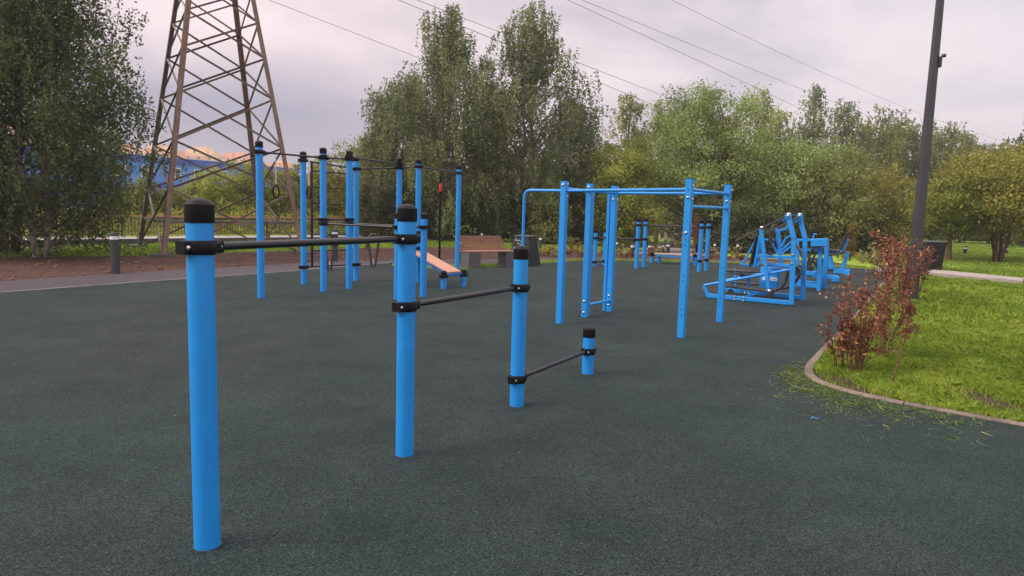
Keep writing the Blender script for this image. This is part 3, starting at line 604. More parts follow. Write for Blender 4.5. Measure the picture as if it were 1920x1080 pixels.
t = thing('litter_bin', 'black tapered litter bin with silver scribbled pattern right of the bench', 'litter bin', (.36, 18.96, 0))
mb = MB(); A1 = []
for z, s in ((0, .34), (.36, .29), (.78, .24), (.80, .24)):
    A1.append([mb.bm.verts.new(Vector((.33, 19.1, z))+Vector((EU[0], EU[1], 0))*a*s*1.0+Vector((EV[0], EV[1], 0))*b*s*.9) for a, b in ((-1, -1), (1, -1), (1, 1), (-1, 1))])
for a, b in zip(A1, A1[1:]):
    for i in range(4): mb.bm.faces.new((a[i], a[(i+1) % 4], b[(i+1) % 4], b[i]))
mb.bm.faces.new(A1[0][::-1]); mb.bm.faces.new(A1[-1]); bd_ = B(mb, 'body', M['bin'], t, False)
mb = MB(); mb.box((.33, 19.1, .815), (.50, .46, .03), math.atan2(EU[1], EU[0]), .008); B(mb, 'rim', M['conc_d'], t)
mb = MB()
for s in range(9):
    pts = []; a0 = random.uniform(-.7, .7); z0 = random.uniform(.36, .7); ang = random.uniform(0, 6)
    for k in range(14):
        ang += random.uniform(-.2, .75); a0 = max(-.85, min(.85, a0+.13*math.cos(ang))); z0 = max(.32, min(.76, z0+.028*math.sin(ang)))
        s_ = .29-.05*(z0-.36)/.42; pts.append(Vector((.33, 19.1, z0))+Vector((EU[0], EU[1], 0))*a0*s_-Vector((EV[0], EV[1], 0))*(s_*.9+.003))
    mb.tube(pts, .005, 5)
B(mb, 'doodle_pattern', M['scrib'], t)

t = thing('waste_container', 'dark boxy waste container with pale rim on the slab behind the lamp post', 'waste container', (12.7, 20.9, 0))
q = gp(1748, 510); q = Vector((q[0], q[1]+.25, 0)); mb = MB()
A1 = [[mb.bm.verts.new(q+Vector((a*s+lean, b*s*.8, z))) for a, b in ((-1, -1), (1, -1), (1, 1), (-1, 1))] for z, s, lean in ((0, .28, 0), (.90, .33, .02))]
for i in range(4): mb.bm.faces.new((A1[0][i], A1[0][(i+1) % 4], A1[1][(i+1) % 4], A1[1][i]))
mb.bm.faces.new(A1[0][::-1]); mb.bm.faces.new(A1[1]); B(mb, 'body', M['bin'], t, False)
mb = MB(); mb.box(q+Vector((.02, 0, .915)), (.70, .57, .035), 0, .008); B(mb, 'rim', M['conc_d'], t)
mb = MB()
for k in range(5): mb.box(q+Vector((.01, -.25-.008*k, .12+.17*k)), (.52+.02*k, .02, .02), 0, .004)
B(mb, 'ribs', M['bin'], t)

def bollard(px, py, top, label, r=.085, dark='greylight'):
    g = gp(px, py); h = hz(g, px, top) if top else .82
    g = np.array([g[0], g[1], float(Hg(g[0], g[1]))])
    t = thing('bollard_light', label, 'bollard', tuple(g), group='grey bollard lights with white band')
    mb = MB(); mb.lathe((g[0], g[1], g[2]), [(0, -.03), (r, -.03), (r, h-.14), (0, h-.14)], 20); B(mb, 'body', M[dark], t)
    mb = MB(); mb.lathe((g[0], g[1], g[2]), [(r*.5, h-.15), (r*.97, h-.14), (r*.97, h-.07), (r*.5, h-.06)], 20); B(mb, 'light_band', M['white'], t)
    mb = MB(); mb.lathe((g[0], g[1], g[2]), [(r*.5, h-.07), (r*1.02, h-.07), (r*1.02, h-.01), (r*.95, h), (0, h)], 20); B(mb, 'lid', M[dark], t)
bollard(217, 512, 436, 'tall grey bollard on the left soil bed edge beside the asphalt path')
bollard(628, 488, 430, 'grey bollard seen behind the ladder of the tall workout frame')
bollard(865, 492, 447, 'grey bollard touching the left end of the wooden bench')
bollard(117, 460, 430, 'short bollard under the left birch branches', .06)
bollard(903, 456, 435, 'slim bollard on the grass above the wooden bench', .05)
bollard(1013, 465, 443, 'slim bollard right of the scribbled litter bin', .06)
bollard(1156, 471, 451, 'small bollard seen just right of the third square post', .05)
bollard(1185, 481, 456, 'dark bollard left of the pair of distant blue dip posts', .07)
bollard(1218, 476, 457, 'small bollard above the left end of the distant blue bench', .07)
bollard(1236, 475, 458, 'stout bollard above the distant blue bench, left of the path', .08)
bollard(1242, 475, 456, 'left one of the two close bollards at the mouth of the park path', .07)
bollard(1252, 476, 455, 'right one of the two close bollards at the mouth of the park path', .07)
bollard(1339, 476, 454, 'small bollard seen between the right square post and the twin distant posts', .05)
bollard(1382, 482, 455, 'slim bollard below the end of the long machine handle', .05)
bollard(1809, 475, 461, 'small bollard on the far lawn, left one near the single tree', .09)
bollard(1886, 475, 463, 'small bollard on the far lawn right of the multi stemmed tree', .09)

def rack(px, py, top, lab, wd, tilt):
    g = gp(px, py); g = Vector((g[0], g[1], 0)); h = .85; t = thing('bike_rack', lab, 'bike rack', tuple(g), group='dark loop racks behind the workout frame')
    e = Vector((math.cos(tilt), math.sin(tilt), 0)); pts = []
    for u in np.linspace(0, 1, 26):
        if u < .35: k = u/.35; pts.append((-.04-(wd-.04)*k, .62*k))
        elif u < .65: a = math.pi*(1-(u-.35)/.3); pts.append((wd*math.cos(a), .62+.20*math.sin(a)))
        else: k = (u-.65)/.35; pts.append((wd-(wd-.04)*k, .62*(1-k)))
    mb = MB(); mb.tube([g+e*a+Vector((0, 0, z)) for a, z in pts], .03, 10); B(mb, 'loop', M['grey'], t)
    mb = MB(); mb.lathe(g, [(0, .0), (.12, 0), (.12, .012), (0, .012)], 18); B(mb, 'base_plate', M['grey'], t)
    mb = MB(); mb.beam(g+e*.0+Vector((0, 0, .06)), g+Vector((0, 0, .2)), .03, .01); B(mb, 'reflector', M['white'], t)
rack(618, 506, 440, 'dark loop rack half hidden behind the blue posts, left one', .13, .95)
rack(700, 500, 441, 'dark V shaped loop rack right of the twin blue posts', .13, .1)

# lamp post
g = gp(1708, 562); t = thing('lamp_post', 'tall dark grey tapered lamp post beside the red shrubs', 'lamp post', (g[0], g[1], 0))
mb = MB(); n8 = 8; prof = [(.0, -.03), (.138, -.03), (.138, .02), (.126, .03), (.115, 1.02), (.118, 1.03), (.118, 1.045), (.110, 1.05), (.110, 1.14), (.107, 1.145), (.060, 7.4), (0, 7.4)]
mb.lathe((g[0], g[1], 0), prof, 8); B(mb, 'pole', M['greylight'], t, False)
mb = MB(); q = Vector((g[0], g[1], 7.35)); mb.tube([q, q+Vector((-.2, -.1, .25)), q+Vector((-.9, -.5, .4))], .04, 10); arm = B(mb, 'arm', M['greylight'], t)
mb = MB(); mb.beam(q+Vector((-.8, -.45, .4)), q+Vector((-1.4, -.8, .45)), .24, .09, .02); B(mb, 'lamp_head', M['greylight'], t)
zc_ = hz(g, 1767, 106); mb = MB(); q = Vector((g[0]+.10, g[1]-.05, zc_)); mb.box(q-Vector((.02, 0, .1)), (.05, .07, .2), 0, .01); mb.lathe(q+Vector((.03, -.02, -.02)), [(0, 0), (.04, .01), (.045, .04), (.03, .07), (0, .075)], 12); B(mb, 'sensor', M['grey'], t)
mb = MB(); mb.lathe(q+Vector((.03, -.02, .045)), [(.03, 0), (.025, .02), (0, .025)], 12); B(mb, 'sensor_dome', M['white'], t)

# ------------------------------------------------------------------ railing along the pavement
def railing():
    segs = fn[:5]; t = thing('railing', 'long black barred railing with orange brown handrail along the pale pavement', 'railing', (segs[1][0], segs[1][1], 0))
    bars = MB(); hr = MB(); 
    for a, b in zip(segs, segs[1:]):
        a = np.array(a); b = np.array(b); L_ = np.linalg.norm(b-a); n = int(L_/.115); h = .82
        hr.beam((*a, h), (*b, h), .09, .045, .008)
        bars.beam((*a, h-.06), (*b, h-.06), .03, .02, .002); bars.beam((*a, .10), (*b, .10), .03, .02, .002)
        for i in range(n): p = a+(b-a)*i/n; bars.beam((p[0], p[1], .10), (p[0], p[1], h-.06), .016, .016, .001)
        m = int(L_/2.0)
        for i in range(m+1): p = a+(b-a)*i/max(m, 1)+np.array([.03, -.03]); q = MB(); q.beam((p[0], p[1], -.02), (p[0], p[1], h-.02), .045, .045, .003); B(q, 'post', M['grey'], t)
    o = B(bars, 'bars', M['grey'], t); B(hr, 'handrail', M['rail'], t)
railing()

# ------------------------------------------------------------------ the pylon
pc = np.array([-9.165, 21.45]); th = .925; e1 = np.array([math.sin(th), math.cos(th)]); e2 = np.array([-math.cos(th), math.sin(th)])
t = thing('lattice_pylon', 'rusty steel lattice power pylon standing on the grass at left', 'pylon', (pc[0], pc[1], 0))
def side(z): return 3.97-.283*z if z < 8.6 else max(.5, 1.536-.17*(z-8.6))
def corner(k, z, inn=0.):
    s = side(z)/2-inn; c = {'B': -e1-e2, 'D': e1-e2, 'A': -e1+e2, 'C': e1+e2}[k]; return Vector((*(pc+c*s), z))
zl = [0, 1.855, 3.185, 4.621, 5.816, 6.85, 7.75, 8.55, 9.25, 9.95, 10.65, 11.4, 12.2, 13.2]
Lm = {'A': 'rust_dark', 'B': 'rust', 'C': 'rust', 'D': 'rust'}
for k in 'ABCD':
    mb = MB()
    for a, b in zip((0, 8.6), (8.6, 13.3)):
        p, q = corner(k, a-.05*(a == 0)), corner(k, b); o_ = Vector((*(pc), 0)); dx = (Vector((pc[0], pc[1], 0))-Vector((p.x, p.y, 0))).normalized()
        f1 = {'A': (e1, -e2), 'B': (e1, e2), 'C': (-e1, -e2), 'D': (-e1, e2)}[k]
        for fdir in f1:
            fv = Vector((*fdir, 0)); nv = (q-p).normalized().cross(fv).normalized(); mb.beam(p+fv*.065, q+fv*.065, .13, .014, .002, up=nv)
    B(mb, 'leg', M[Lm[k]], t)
    mb = MB(); p = corner(k, 0); mb.poly([(p.x-.22, p.y-.22), (p.x+.22, p.y-.22), (p.x+.22, p.y+.22), (p.x-.22, p.y+.22)], -.04, .06); B(mb, 'footing', M['conc_d'], t)
def ang(mb, p, q, w=.07):
    d = (q-p).normalized(); mb.beam(p, q, w, .012, .002); mb.beam(p-Vector((0, 0, w/2)), q-Vector((0, 0, w/2)), .012, w*.9, .002)
faces = {'front': ('B', 'D'), 'back': ('A', 'C'), 'left': ('A', 'B'), 'right': ('C', 'D')}
for fn_, (k1, k2) in faces.items():
    for i in range(len(zl)-1):
        wd = .056 if i < 5 else .045
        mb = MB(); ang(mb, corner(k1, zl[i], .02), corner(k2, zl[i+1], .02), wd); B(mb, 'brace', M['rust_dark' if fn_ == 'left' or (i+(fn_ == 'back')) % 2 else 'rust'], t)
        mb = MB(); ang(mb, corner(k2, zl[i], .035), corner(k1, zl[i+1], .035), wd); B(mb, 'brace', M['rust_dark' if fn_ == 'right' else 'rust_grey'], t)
    mb = MB(); ang(mb, corner(k1, .95, .04), corner(k2, .95, .04), .08); B(mb, 'horizontal', M['rust_grey'], t)
for z, hw in ((8.9, 3.2), (10.9, 2.4)):
    for s in (-1, 1):
        mb = MB(); tip = Vector((*(pc+e2*s*hw), z)); ks = ('A', 'C') if s > 0 else ('B', 'D')
        for k in ks: mb.beam(corner(k, z-.1), tip, .06); mb.beam(corner(k, z+.7), tip+Vector((0, 0, .03)), .05)
        for u in (.25, .5, .75):
            a_, b_ = corner(ks[0], z-.1).lerp(tip, u), corner(ks[1], z-.1).lerp(tip, u); mb.beam(a_, b_, .035); c_ = corner(ks[0], z+.7).lerp(tip, u); mb.beam(a_, c_, .035)
        B(mb, 'crossarm', M['rust'], t)
mb = MB(); 
for k in 'ABCD': mb.beam(corner(k, 13.2), Vector((*pc, 14.6)), .05)
B(mb, 'peak', M['rust'], t)

wires = {1: (+3.2, 8.3, [(640, 33), (784, 89)], 'single power line, leftmost of all, passing behind the left birch top'),
         2: (-3.2, 8.0, [(755, 0), (929, 76), (1153, 167)], 'lower line of the pair passing between the two tall birches'),
         3: (-3.0, 8.2, [(790, 0), (925, 55), (1071, 115), (1270, 189)], 'upper line of the pair passing between the two tall birches'),
         4: (-2.4, 10.3, [(1073, 0), (1280, 102), (1476, 192)], 'lower line of the right hand pair above the willow'),
         5: (-2.2, 10.4, [(1103, 0), (1280, 80), (1493, 165), (1557, 187)], 'upper line of the right hand pair above the willow'),
         6: (0.0, 14.4, [(1262, 0), (1450, 93), (1650, 183), (1735, 217), (1812, 243)], 'rightmost highest power line reaching the lamp post')}
wa = .86; we1 = np.array([math.sin(wa), math.cos(wa)])
for k, (off, z0, px, lab) in wires.items():
    o_ = pc+e2*off; n_ = np.array([we1[1], -we1[0]]); S_ = [0.]; Z_ = [z0-.6]
    for (x, y) in px:
        q = plane_hit(x, y, o_, n_); S_.append((q.x-o_[0])*we1[0]+(q.y-o_[1])*we1[1]); Z_.append(q.z)
    W_ = np.array([.15]+[1.]*(len(S_)-1)); deg = 2 if len(S_) > 3 else 1
    if k == 1: S_.append(22.); Z_.append(4.6); W_ = np.array([.6, 1., 1., .5]); deg = 1
    pf = np.polyfit(S_, Z_, deg, w=W_)
    ss = np.linspace(0, 110 if deg == 2 else (22 if k == 1 else 60), 40); zz = np.polyval(pf, ss)
    if deg == 2 and pf[0] < 0: pf = np.polyfit(S_, Z_, 1, w=W_); zz = np.polyval(pf, ss)
    zz = np.maximum(zz, 4.0)
    mb = MB(); mb.tube([(o_[0]+we1[0]*s, o_[1]+we1[1]*s, z) for s, z in zip(ss, zz)], .0085, 6)
    wo = tag(mb.build('power_line', M['cable'], origin=(o_[0], o_[1], z0)), lab, 'power line', 'power lines running off from the pylon')
    ins = thing('insulator', 'insulator string holding the ' + lab.split(' passing')[0].split(' above')[0].split(' reaching')[0], 'insulator', (o_[0], o_[1], z0-.6), group='insulators on the pylon arms') if False else None

# ------------------------------------------------------------------ buildings far left
def building():
    p0 = at(150, 300, 84); p1 = at(560, 300, 118); a = np.array([p0[0], p0[1]]); b = np.array([p1[0], p1[1]]); d = (b-a)/np.linalg.norm(b-a); n = np.array([-d[1], d[0]])
    if n[1] < 0: n = -n
    a = a-d*34; L_ = np.linalg.norm(b-a); Ht = 7.05; t = thing('blue_building', 'long two tone blue industrial building behind the bushes and pylon', 'building', (a[0], a[1], 0))
    def q(u, z, o=0.): return (*(a+d*u-n*o), z)
    def slab(name, z0, z1, o, m):
        mb = MB(); mb.poly([a-n*o, b-n*o, b+n*14, a+n*14], z0, z1); return B(mb, name, M[m], t, False)
    slab('wall', 3.3, 6.2, 0, 'ply'); slab('lower_wall', -.05, 3.3, .02, 'pld'); slab('cornice', 6.2, Ht-.12, .25, 'pld'); slab('roof', Ht-.12, Ht, .3, 'roofw')
    u = 2.0
    while u < L_-2:
        mb = MB(); mb.box((*(a+d*u-n*.06), 4.85), (1.9, .12, 1.55), math.atan2(d[1], d[0])); f = B(mb, 'window', M['frame'], t, False)
        mb = MB()
        for s in (-.45, .45): mb.box((*(a+d*(u+s)-n*.13), 4.85), (.76, .04, 1.35), math.atan2(d[1], d[0]))
        B(mb, 'pane', M['pane'], f, False); u += 4.1
building()
def apt(px0, px1, top, Yd, m, label, levels=12, pent=None):
    a = at(px0, top, Yd); b = at(px1, top, Yd); Ht = float(a[2]); cx = (a[0]+b[0])/2; W_ = b[0]-a[0]
    t = thing('apartment_block', label, 'apartment block', (cx, Yd, 0), group='far sunlit apartment blocks')
    mb = MB(); mb.box((cx, Yd+8, Ht/2), (W_, 16, Ht)); wl = B(mb, 'wall', M[m], t, False)
    mb = MB(); k = 0
    for i in range(max(3, int(W_/7))): mb.box((a[0]+W_*(i+.3)/max(3, int(W_/7)), Yd-.6, Ht/2), (2.6, 1.6, Ht-3))
    B(mb, 'balcony_stack', M['apt2' if m != 'apt2' else 'apt3'], t, False)
    nl = int(Ht/3); mb = MB()
    for i in range(nl):
        for j in range(int(W_/3.2)): mb.box((a[0]+1.6+3.2*j, Yd-.12, 1.6+3*i), (1.5, .2, 1.5))
    B(mb, 'windows', M['pane'], t, False)['kind'] = 'stuff'
    for (u, w_, h_) in (pent or []): mb = MB(); mb.box((a[0]+W_*u, Yd+7, Ht+h_/2), (w_, 8, h_)); B(mb, 'roof_house', M['apt2' if m == 'apt1' else m], t, False)
apt(10, 90, 236, 380, 'apt1', 'orange apartment block glimpsed through the birch at the far left', pent=[(.5, 10, 3)])
apt(196, 256, 279, 400, 'apt3', 'pink apartment block half hidden by birch leaves', pent=[(.5, 6, 3)])
apt(262, 322, 279, 400, 'apt1', 'orange apartment block seen left of the near pylon leg', pent=[(.35, 7, 3), (.75, 4, 2)])
apt(338, 398, 286, 420, 'apt2', 'cream yellow apartment block in the middle of the pylon', pent=[(.25, 6, 2.2), (.55, 8, 4), (.9, 3, 1.5)])
apt(414, 464, 293, 430, 'apt3', 'pink apartment block right of the cream one, inside the pylon', pent=[(.2, 5, 2.5), (.62, 6, 3)])
apt(500, 545, 306, 460, 'apt1', 'small orange apartment block behind the pull up rings', pent=[(.5, 5, 2.)])

# ------------------------------------------------------------------ foliage
def leaves(C, size, rngs=rng, squash=.55, flat=0.):
    n = len(C); u = rngs.normal(size=(n, 3)); u /= np.linalg.norm(u, axis=1)[:, None]; v = rngs.normal(size=(n, 3)); v[:, 2] -= .4
    v -= u*(u*v).sum(1)[:, None]; v /= np.linalg.norm(v, axis=1)[:, None]
    s = (size*rngs.uniform(.6, 1.35, n))[:, None] if np.isscalar(size) else size[:, None]
    a = v*s*.5; b = u*s*.5*squash
    V = np.stack([C+a, C+b-a*.1, C-a, C-b-a*.1], 1).reshape(-1, 3); Q = np.arange(4*n).reshape(n, 4); return V, Q
def limb_pts(p0, p1, sag, k=6, j=.05):
    out = []; L_ = np.linalg.norm(p1-p0)
    for i in range(k+1):
        u = i/k; p = p0+(p1-p0)*u; p = p+np.array([0, 0, sag*math.sin(math.pi*u)])+rng.normal(size=3)*j*L_*math.sin(math.pi*u)*.5; out.append(p)
    return out
def tree(name, label, base, Ht, prof, nlimb, nleaf, lsize, lm, bm, cat='tree', group=None, droop=0., trunk_r=.14, stems=1, zb=.2, clump=.5, ntw=8, lean=(0, 0), tintb=.5, asym=None, spread=.14, bare=0):
    """prof: list of (t, radius) from the crown's foot (t=0 at z=zb*Ht) to its top"""
    base = np.array(base, float)
    t = thing(name, label, cat, tuple(base), group=group)
    pt, pr = zip(*prof); tips = []; trunk = MB()
    sroots = []
    for s in range(stems):
        a = 2*math.pi*s/max(stems, 1)+random.random(); sp = 0 if stems == 1 else spread*Ht; top = base+np.array([lean[0]+math.cos(a)*sp, lean[1]+math.sin(a)*sp, Ht*(.93 if s == 0 else random.uniform(.7, .9))])
        b0 = base+np.array([math.cos(a), math.sin(a), 0])*(.0 if stems == 1 else trunk_r*1.3); P_ = []
        for i in range(9):
            u = i/8; w_ = u**1.3; p = b0*(1-w_)+top*w_; p[2] = base[2]-.05+(top[2]-base[2])*u; p[:2] += rng.normal(size=2)*.012*Ht*math.sin(math.pi*u); P_.append(p)
        rr = trunk_r*(1 if stems == 1 else .75); trunk.tube(P_, [max(.012, rr*(1.25 if i == 0 else 1)*(1-i/8)**.8+.01) for i in range(9)], 8); sroots.append(P_)
    limbs = []
    for i in range(nlimb):
        u = (i+.5)/nlimb; tt = u**.85; P_ = sroots[random.randrange(stems)]
        zt = (zb+(1-zb)*tt)*Ht; R = np.interp(tt, pt, pr)*random.uniform(.62, 1.1)
        a = i*2.39996+random.uniform(-.4, .4)
        if asym: R *= 1+asym[1]*math.cos(a-asym[0])
        ax = np.interp(zt/Ht, [0, 1], [0, 1]); k = min(7.9, max(0, (zt-.16*Ht*(.4+.6*R/max(pr)))/Ht/.95*8)); k0 = int(k); st = P_[k0]*(1-(k-k0))+P_[min(8, k0+1)]*(k-k0)
        ctr = P_[min(8, int(zt/Ht*8))]
        tip = np.array([ctr[0]+math.cos(a)*R, ctr[1]+math.sin(a)*R, base[2]+zt])
        lp = limb_pts(st, tip, .08*R, 5); limbs.append(lp); trunk.tube(lp, [max(.006, trunk_r*.33*(1-.82*j/5)*(1-tt*.6)) for j in range(6)], 5)
        for j, wgt in ((2, .5), (3, .8), (4, 1), (5, 1.2)): tips.append((lp[j], wgt, R, tt, i))
    B(trunk, 'trunk', M[bm], t)
    # clusters of twigs around the outer part of each limb
    Wt = np.array([x[1]*(.35+x[2]) for x in tips]); Wt /= Wt.sum(); ncl = nlimb*ntw
    idx = rng.choice(len(tips), ncl, p=Wt); cc = np.array([tips[i][0] for i in idx]); Rr = np.array([tips[i][2] for i in idx]); lid = np.array([tips[i][4] for i in idx])
    cc = cc+rng.normal(size=(ncl, 3))*(clump*(.14+.16*np.minimum(Rr, 2.)))[:, None]*np.array([1, 1, .75])
    per = rng.poisson(nleaf/ncl, ncl); ci = np.repeat(np.arange(ncl), per); n = len(ci)
    ltint = rng.uniform(-.2, .2, nlimb); ctint = rng.uniform(-.2, .2, ncl)
    if droop > 0:
        # leaves strung along hanging twigs
        ns = 5; tw = rng.integers(0, ns, n); off = rng.normal(size=(ncl, ns, 2))*clump*.30; ln = rng.uniform(.35, 1.15, (ncl, ns))*droop; pos = rng.uniform(0, 1, n)
        drift = rng.normal(size=(ncl, 1, 2))*.10*droop
        C = cc[ci].copy(); o2 = off[ci, tw]+drift[ci, 0]*pos[:, None]; C[:, :2] += o2+rng.normal(size=(n, 2))*.045; C[:, 2] += .1*droop-pos*ln[ci, tw]+rng.normal(size=n)*.03
    else:
        s3 = clump*rng.uniform(.22, .45, ncl)[ci]; C = cc[ci]+rng.normal(size=(n, 3))*s3[:, None]*np.array([1, 1, .7])
    C[:, 2] = np.maximum(C[:, 2], base[2]+.12+rng.uniform(0, .25, n))
    tint = tintb+ltint[lid[ci]]+ctint[ci]+rng.normal(size=n)*.10
    Vv, Q = leaves(C-base, lsize); np_mesh('crown', Vv, Q, M[lm], t, tint)
    return t
M['lf_birchL'] = leafmat('leaf_left_birch', (.032, .055, .02), (.15, .195, .06), .3, third=(.26, .20, .07))
M['lf_birch'] = leafmat('leaf_birch', (.075, .105, .042), (.32, .36, .15), .3)
M['lf_willow'] = leafmat('leaf_willow', (.10, .16, .045), (.42, .52, .16), .3, third=(.56, .57, .25))
M['lf_yel'] = leafmat('leaf_yellowish', (.17, .18, .035), (.50, .45, .08), .35, third=(.60, .50, .11))
M['lf_ygreen'] = leafmat('leaf_yellow_green', (.13, .17, .03), (.46, .49, .09), .35)
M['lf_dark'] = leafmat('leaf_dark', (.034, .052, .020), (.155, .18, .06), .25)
M['lf_olive'] = leafmat('leaf_olive', (.10, .13, .035), (.36, .38, .12), .3)
M['lf_orange'] = leafmat('leaf_orange', (.13, .09, .02), (.36, .23, .045), .35)
M['lf_red'] = leafmat('leaf_red', (.10, .02, .012), (.30, .09, .05), .3)
BIR = [(0, .55), (.15, .95), (.35, 1.), (.6, .78), (.8, .48), (.93, .24), (1, .06)]
RND = [(0, .75), (.2, 1.), (.5, .98), (.75, .75), (.92, .42), (1, .15)]
FAR = [(0, .8), (.35, 1.), (.62, .88), (.82, .62), (.93, .36), (1, .12)]
BSH = [(0, .9), (.3, 1.), (.6, .85), (.85, .5), (1, .2)]
def scaled(pr, r): return [(a, b*r) for a, b in pr]
def tpx(px, Yd, top, hw, **k):
    """tree standing at depth Yd, centred on photo column px, crown half width hw px, top at row top"""
    p = at(px, 440, Yd); zg = float(Hg(p[0], p[1])); q = at(px, top, Yd); return (p[0], p[1], zg-.03), q[2]-zg, hw/FP*Yd
def T(name, label, px, Yd, top, hw, prof, nl, nf, ls, lm, bm, **k):
    b, h, r = tpx(px, Yd, top, hw); return tree(name, label, b, h, scaled(prof, r), nl, nf, ls, lm, bm, **k)
# the big birches at left
tree('birch_tree', 'leafy birch with two pale trunks, right hand one of the big left group', (-12.15, 17.7, -.03), 8.9, [(0, 1.8), (.2, 2.2), (.42, 2.05), (.58, 1.65), (.78, 1.05), (1, .4)], 104, 78000, .085, 'lf_birchL', 'bark_birch', droop=.95, trunk_r=.085, stems=2, zb=.12, clump=.66, ntw=8, spread=.05, asym=(.3, .12))
tree('birch_tree', 'dense dark birch with slim trunk in the middle of the big left group', (-13.6, 18.5, -.03), 9.8, [(0, 1.9), (.3, 2.4), (.6, 2.2), (.85, 1.3), (1, .4)], 70, 52000, .088, 'lf_birchL', 'bark', droop=.9, trunk_r=.12, stems=3, zb=.10, clump=.65, ntw=10, spread=.05, tintb=.42)
tree('birch_tree', 'dark leafy birch cut by the left edge of the photo', (-15.0, 17.2, -.03), 9.4, [(0, 1.9), (.3, 2.3), (.6, 2.1), (.85, 1.2), (1, .4)], 54, 40000, .088, 'lf_birchL', 'bark', droop=.9, trunk_r=.13, stems=2, zb=.12, clump=.65, ntw=10, spread=.05, tintb=.45)
# centre birches
T('birch_tree', 'tall weeping birch with spiky top rising behind the left workout frame', 832, 32, -4, 118, [(0, .85), (.25, 1.05), (.5, 1.08), (.62, .98), (.69, .62), (.74, .25), (.86, .27), (.93, .2), (1, .06)], 96, 66000, .115, 'lf_birch', 'bark_birch', droop=1.6, trunk_r=.17, stems=2, zb=.14, clump=.64, ntw=6, spread=.03)
T('birch_tree', 'tallest weeping birch right of the spiky one, standing behind the bench', 985, 33, 4, 112, [(0, .95), (.2, 1.05), (.4, 1.03), (.6, .95), (.74, .80), (.86, .58), (.94, .32), (1, .08)], 98, 68000, .115, 'lf_birch', 'bark_birch', droop=1.5, trunk_r=.17, stems=2, zb=.12, clump=.66, ntw=6, spread=.03, tintb=.47)
T('birch_tree', 'smaller drooping birch at the left shoulder of the spiky tall birch', 712, 33, 168, 50, [(0, .75), (.3, 1.), (.55, .75), (.75, .42), (.88, .55), (1, .2)], 42, 15000, .11, 'lf_birch', 'bark_birch', droop=1.2, trunk_r=.1, zb=.12, clump=.55, ntw=7)
T('birch_tree', 'birch filling the gap low between the two tallest birches', 770, 34.5, 120, 70, BIR, 46, 20000, .115, 'lf_birch', 'bark_birch', droop=1.2, trunk_r=.13, zb=.14, clump=.7, ntw=7, tintb=.55)
T('birch_tree', 'dusky birch with sloping right side, right of the tallest birch', 1078, 35, 178, 62, BIR, 48, 20000, .12, 'lf_birch', 'bark_birch', droop=1.2, trunk_r=.14, zb=.08, clump=.65, ntw=7, tintb=.36)
# middle row
T('poplar_tree', 'pale green tree with thin top left of the rounded willow', 1172, 44, 165, 66, BIR, 46, 17000, .15, 'lf_olive', 'bark', droop=.9, trunk_r=.15, zb=.06, clump=.8, ntw=7, tintb=.6)
T('poplar_tree', 'light tree peeking over the willow left shoulder', 1230, 47, 180, 50, BIR, 36, 12000, .16, 'lf_olive', 'bark', droop=.8, trunk_r=.14, zb=.33, clump=.8, ntw=7, tintb=.66)
T('willow_tree', 'broad rounded silvery willow behind the square post frame', 1322, 34, 168, 132, RND, 100, 54000, .12, 'lf_willow', 'bark_red', trunk_r=.2, stems=4, zb=.20, clump=.85, ntw=5, spread=.16)
T('willow_bush', 'yellow green bushy willow low at the left foot of the broad willow', 1160, 32, 262, 68, BSH, 56, 25000, .115, 'lf_ygreen', 'bark', trunk_r=.1, stems=3, zb=.05, clump=.7, ntw=5, spread=.14, tintb=.42)
T('willow_tree', 'rounded olive willow right of the broad one, above the machines', 1478, 33, 262, 98, RND, 78, 35000, .12, 'lf_willow', 'bark_red', trunk_r=.16, stems=4, zb=.05, clump=.78, ntw=5, spread=.16, tintb=.4)
T('birch_tree', 'slim birch with white trunk towering over the willows', 1512, 52, 150, 50, [(0,.9),(.4,1),(.65,.75),(.85,.42),(1,.08)], 46, 15000, .17, 'lf_birch', 'bark_birch', droop=1.1, trunk_r=.16, zb=.10, clump=.85, ntw=7)
T('birch_tree', 'pointed birch top behind the broad willow crown', 1415, 50, 165, 42, BIR, 34, 10000, .17, 'lf_olive', 'bark', droop=1., trunk_r=.15, zb=.10, clump=.8, ntw=7)
for i, (px, Yd, top, hw, lab) in enumerate([(1572, 56, 186, 44, 'first tree right of the slim white trunked birch in the far row'), (1632, 58, 196, 46, 'second tree of the far row with twin tops'), (1664, 62, 206, 38, 'third tree of the far row, tucked behind the second'),
        (1712, 60, 214, 50, 'fourth tree of the far row, just left of the lamp post'), (1765, 62, 226, 42, 'far row tree right behind the lamp post'), (1800, 66, 250, 36, 'far row tree right of the lamp post, lower top'), (1838, 70, 262, 36, 'last small tree of the far row before the golden tree'),
        (1448, 60, 205, 40, 'far row tree in the dip left of the slim birch'), (1925, 44, 210, 30, 'conifer tip cut by the right edge of the photo')]):
    T('birch_tree' if i != 8 else 'spruce_tree', lab, px, Yd, top, hw*1.25, FAR, 44, 15000, .19, ('lf_birch', 'lf_olive', 'lf_birch')[i % 3] if i != 8 else 'lf_dark', 'bark', droop=1.0, trunk_r=.17, zb=.06, clump=.95, ntw=7, tintb=.52)
T('willow_bush', 'golden olive bush between the willows and the lamp post', 1628, 33, 318, 74, RND, 50, 22000, .115, 'lf_yel', 'bark_red', trunk_r=.1, stems=4, zb=.04, clump=.7, ntw=8, spread=.16, tintb=.22)
T('willow_bush', 'brownish olive bush with warm tips right behind the machines', 1560, 31, 285, 62, RND, 46, 20000, .11, 'lf_olive', 'bark_red', trunk_r=.1, stems=4, zb=.04, clump=.7, ntw=8, spread=.16, tintb=.5)
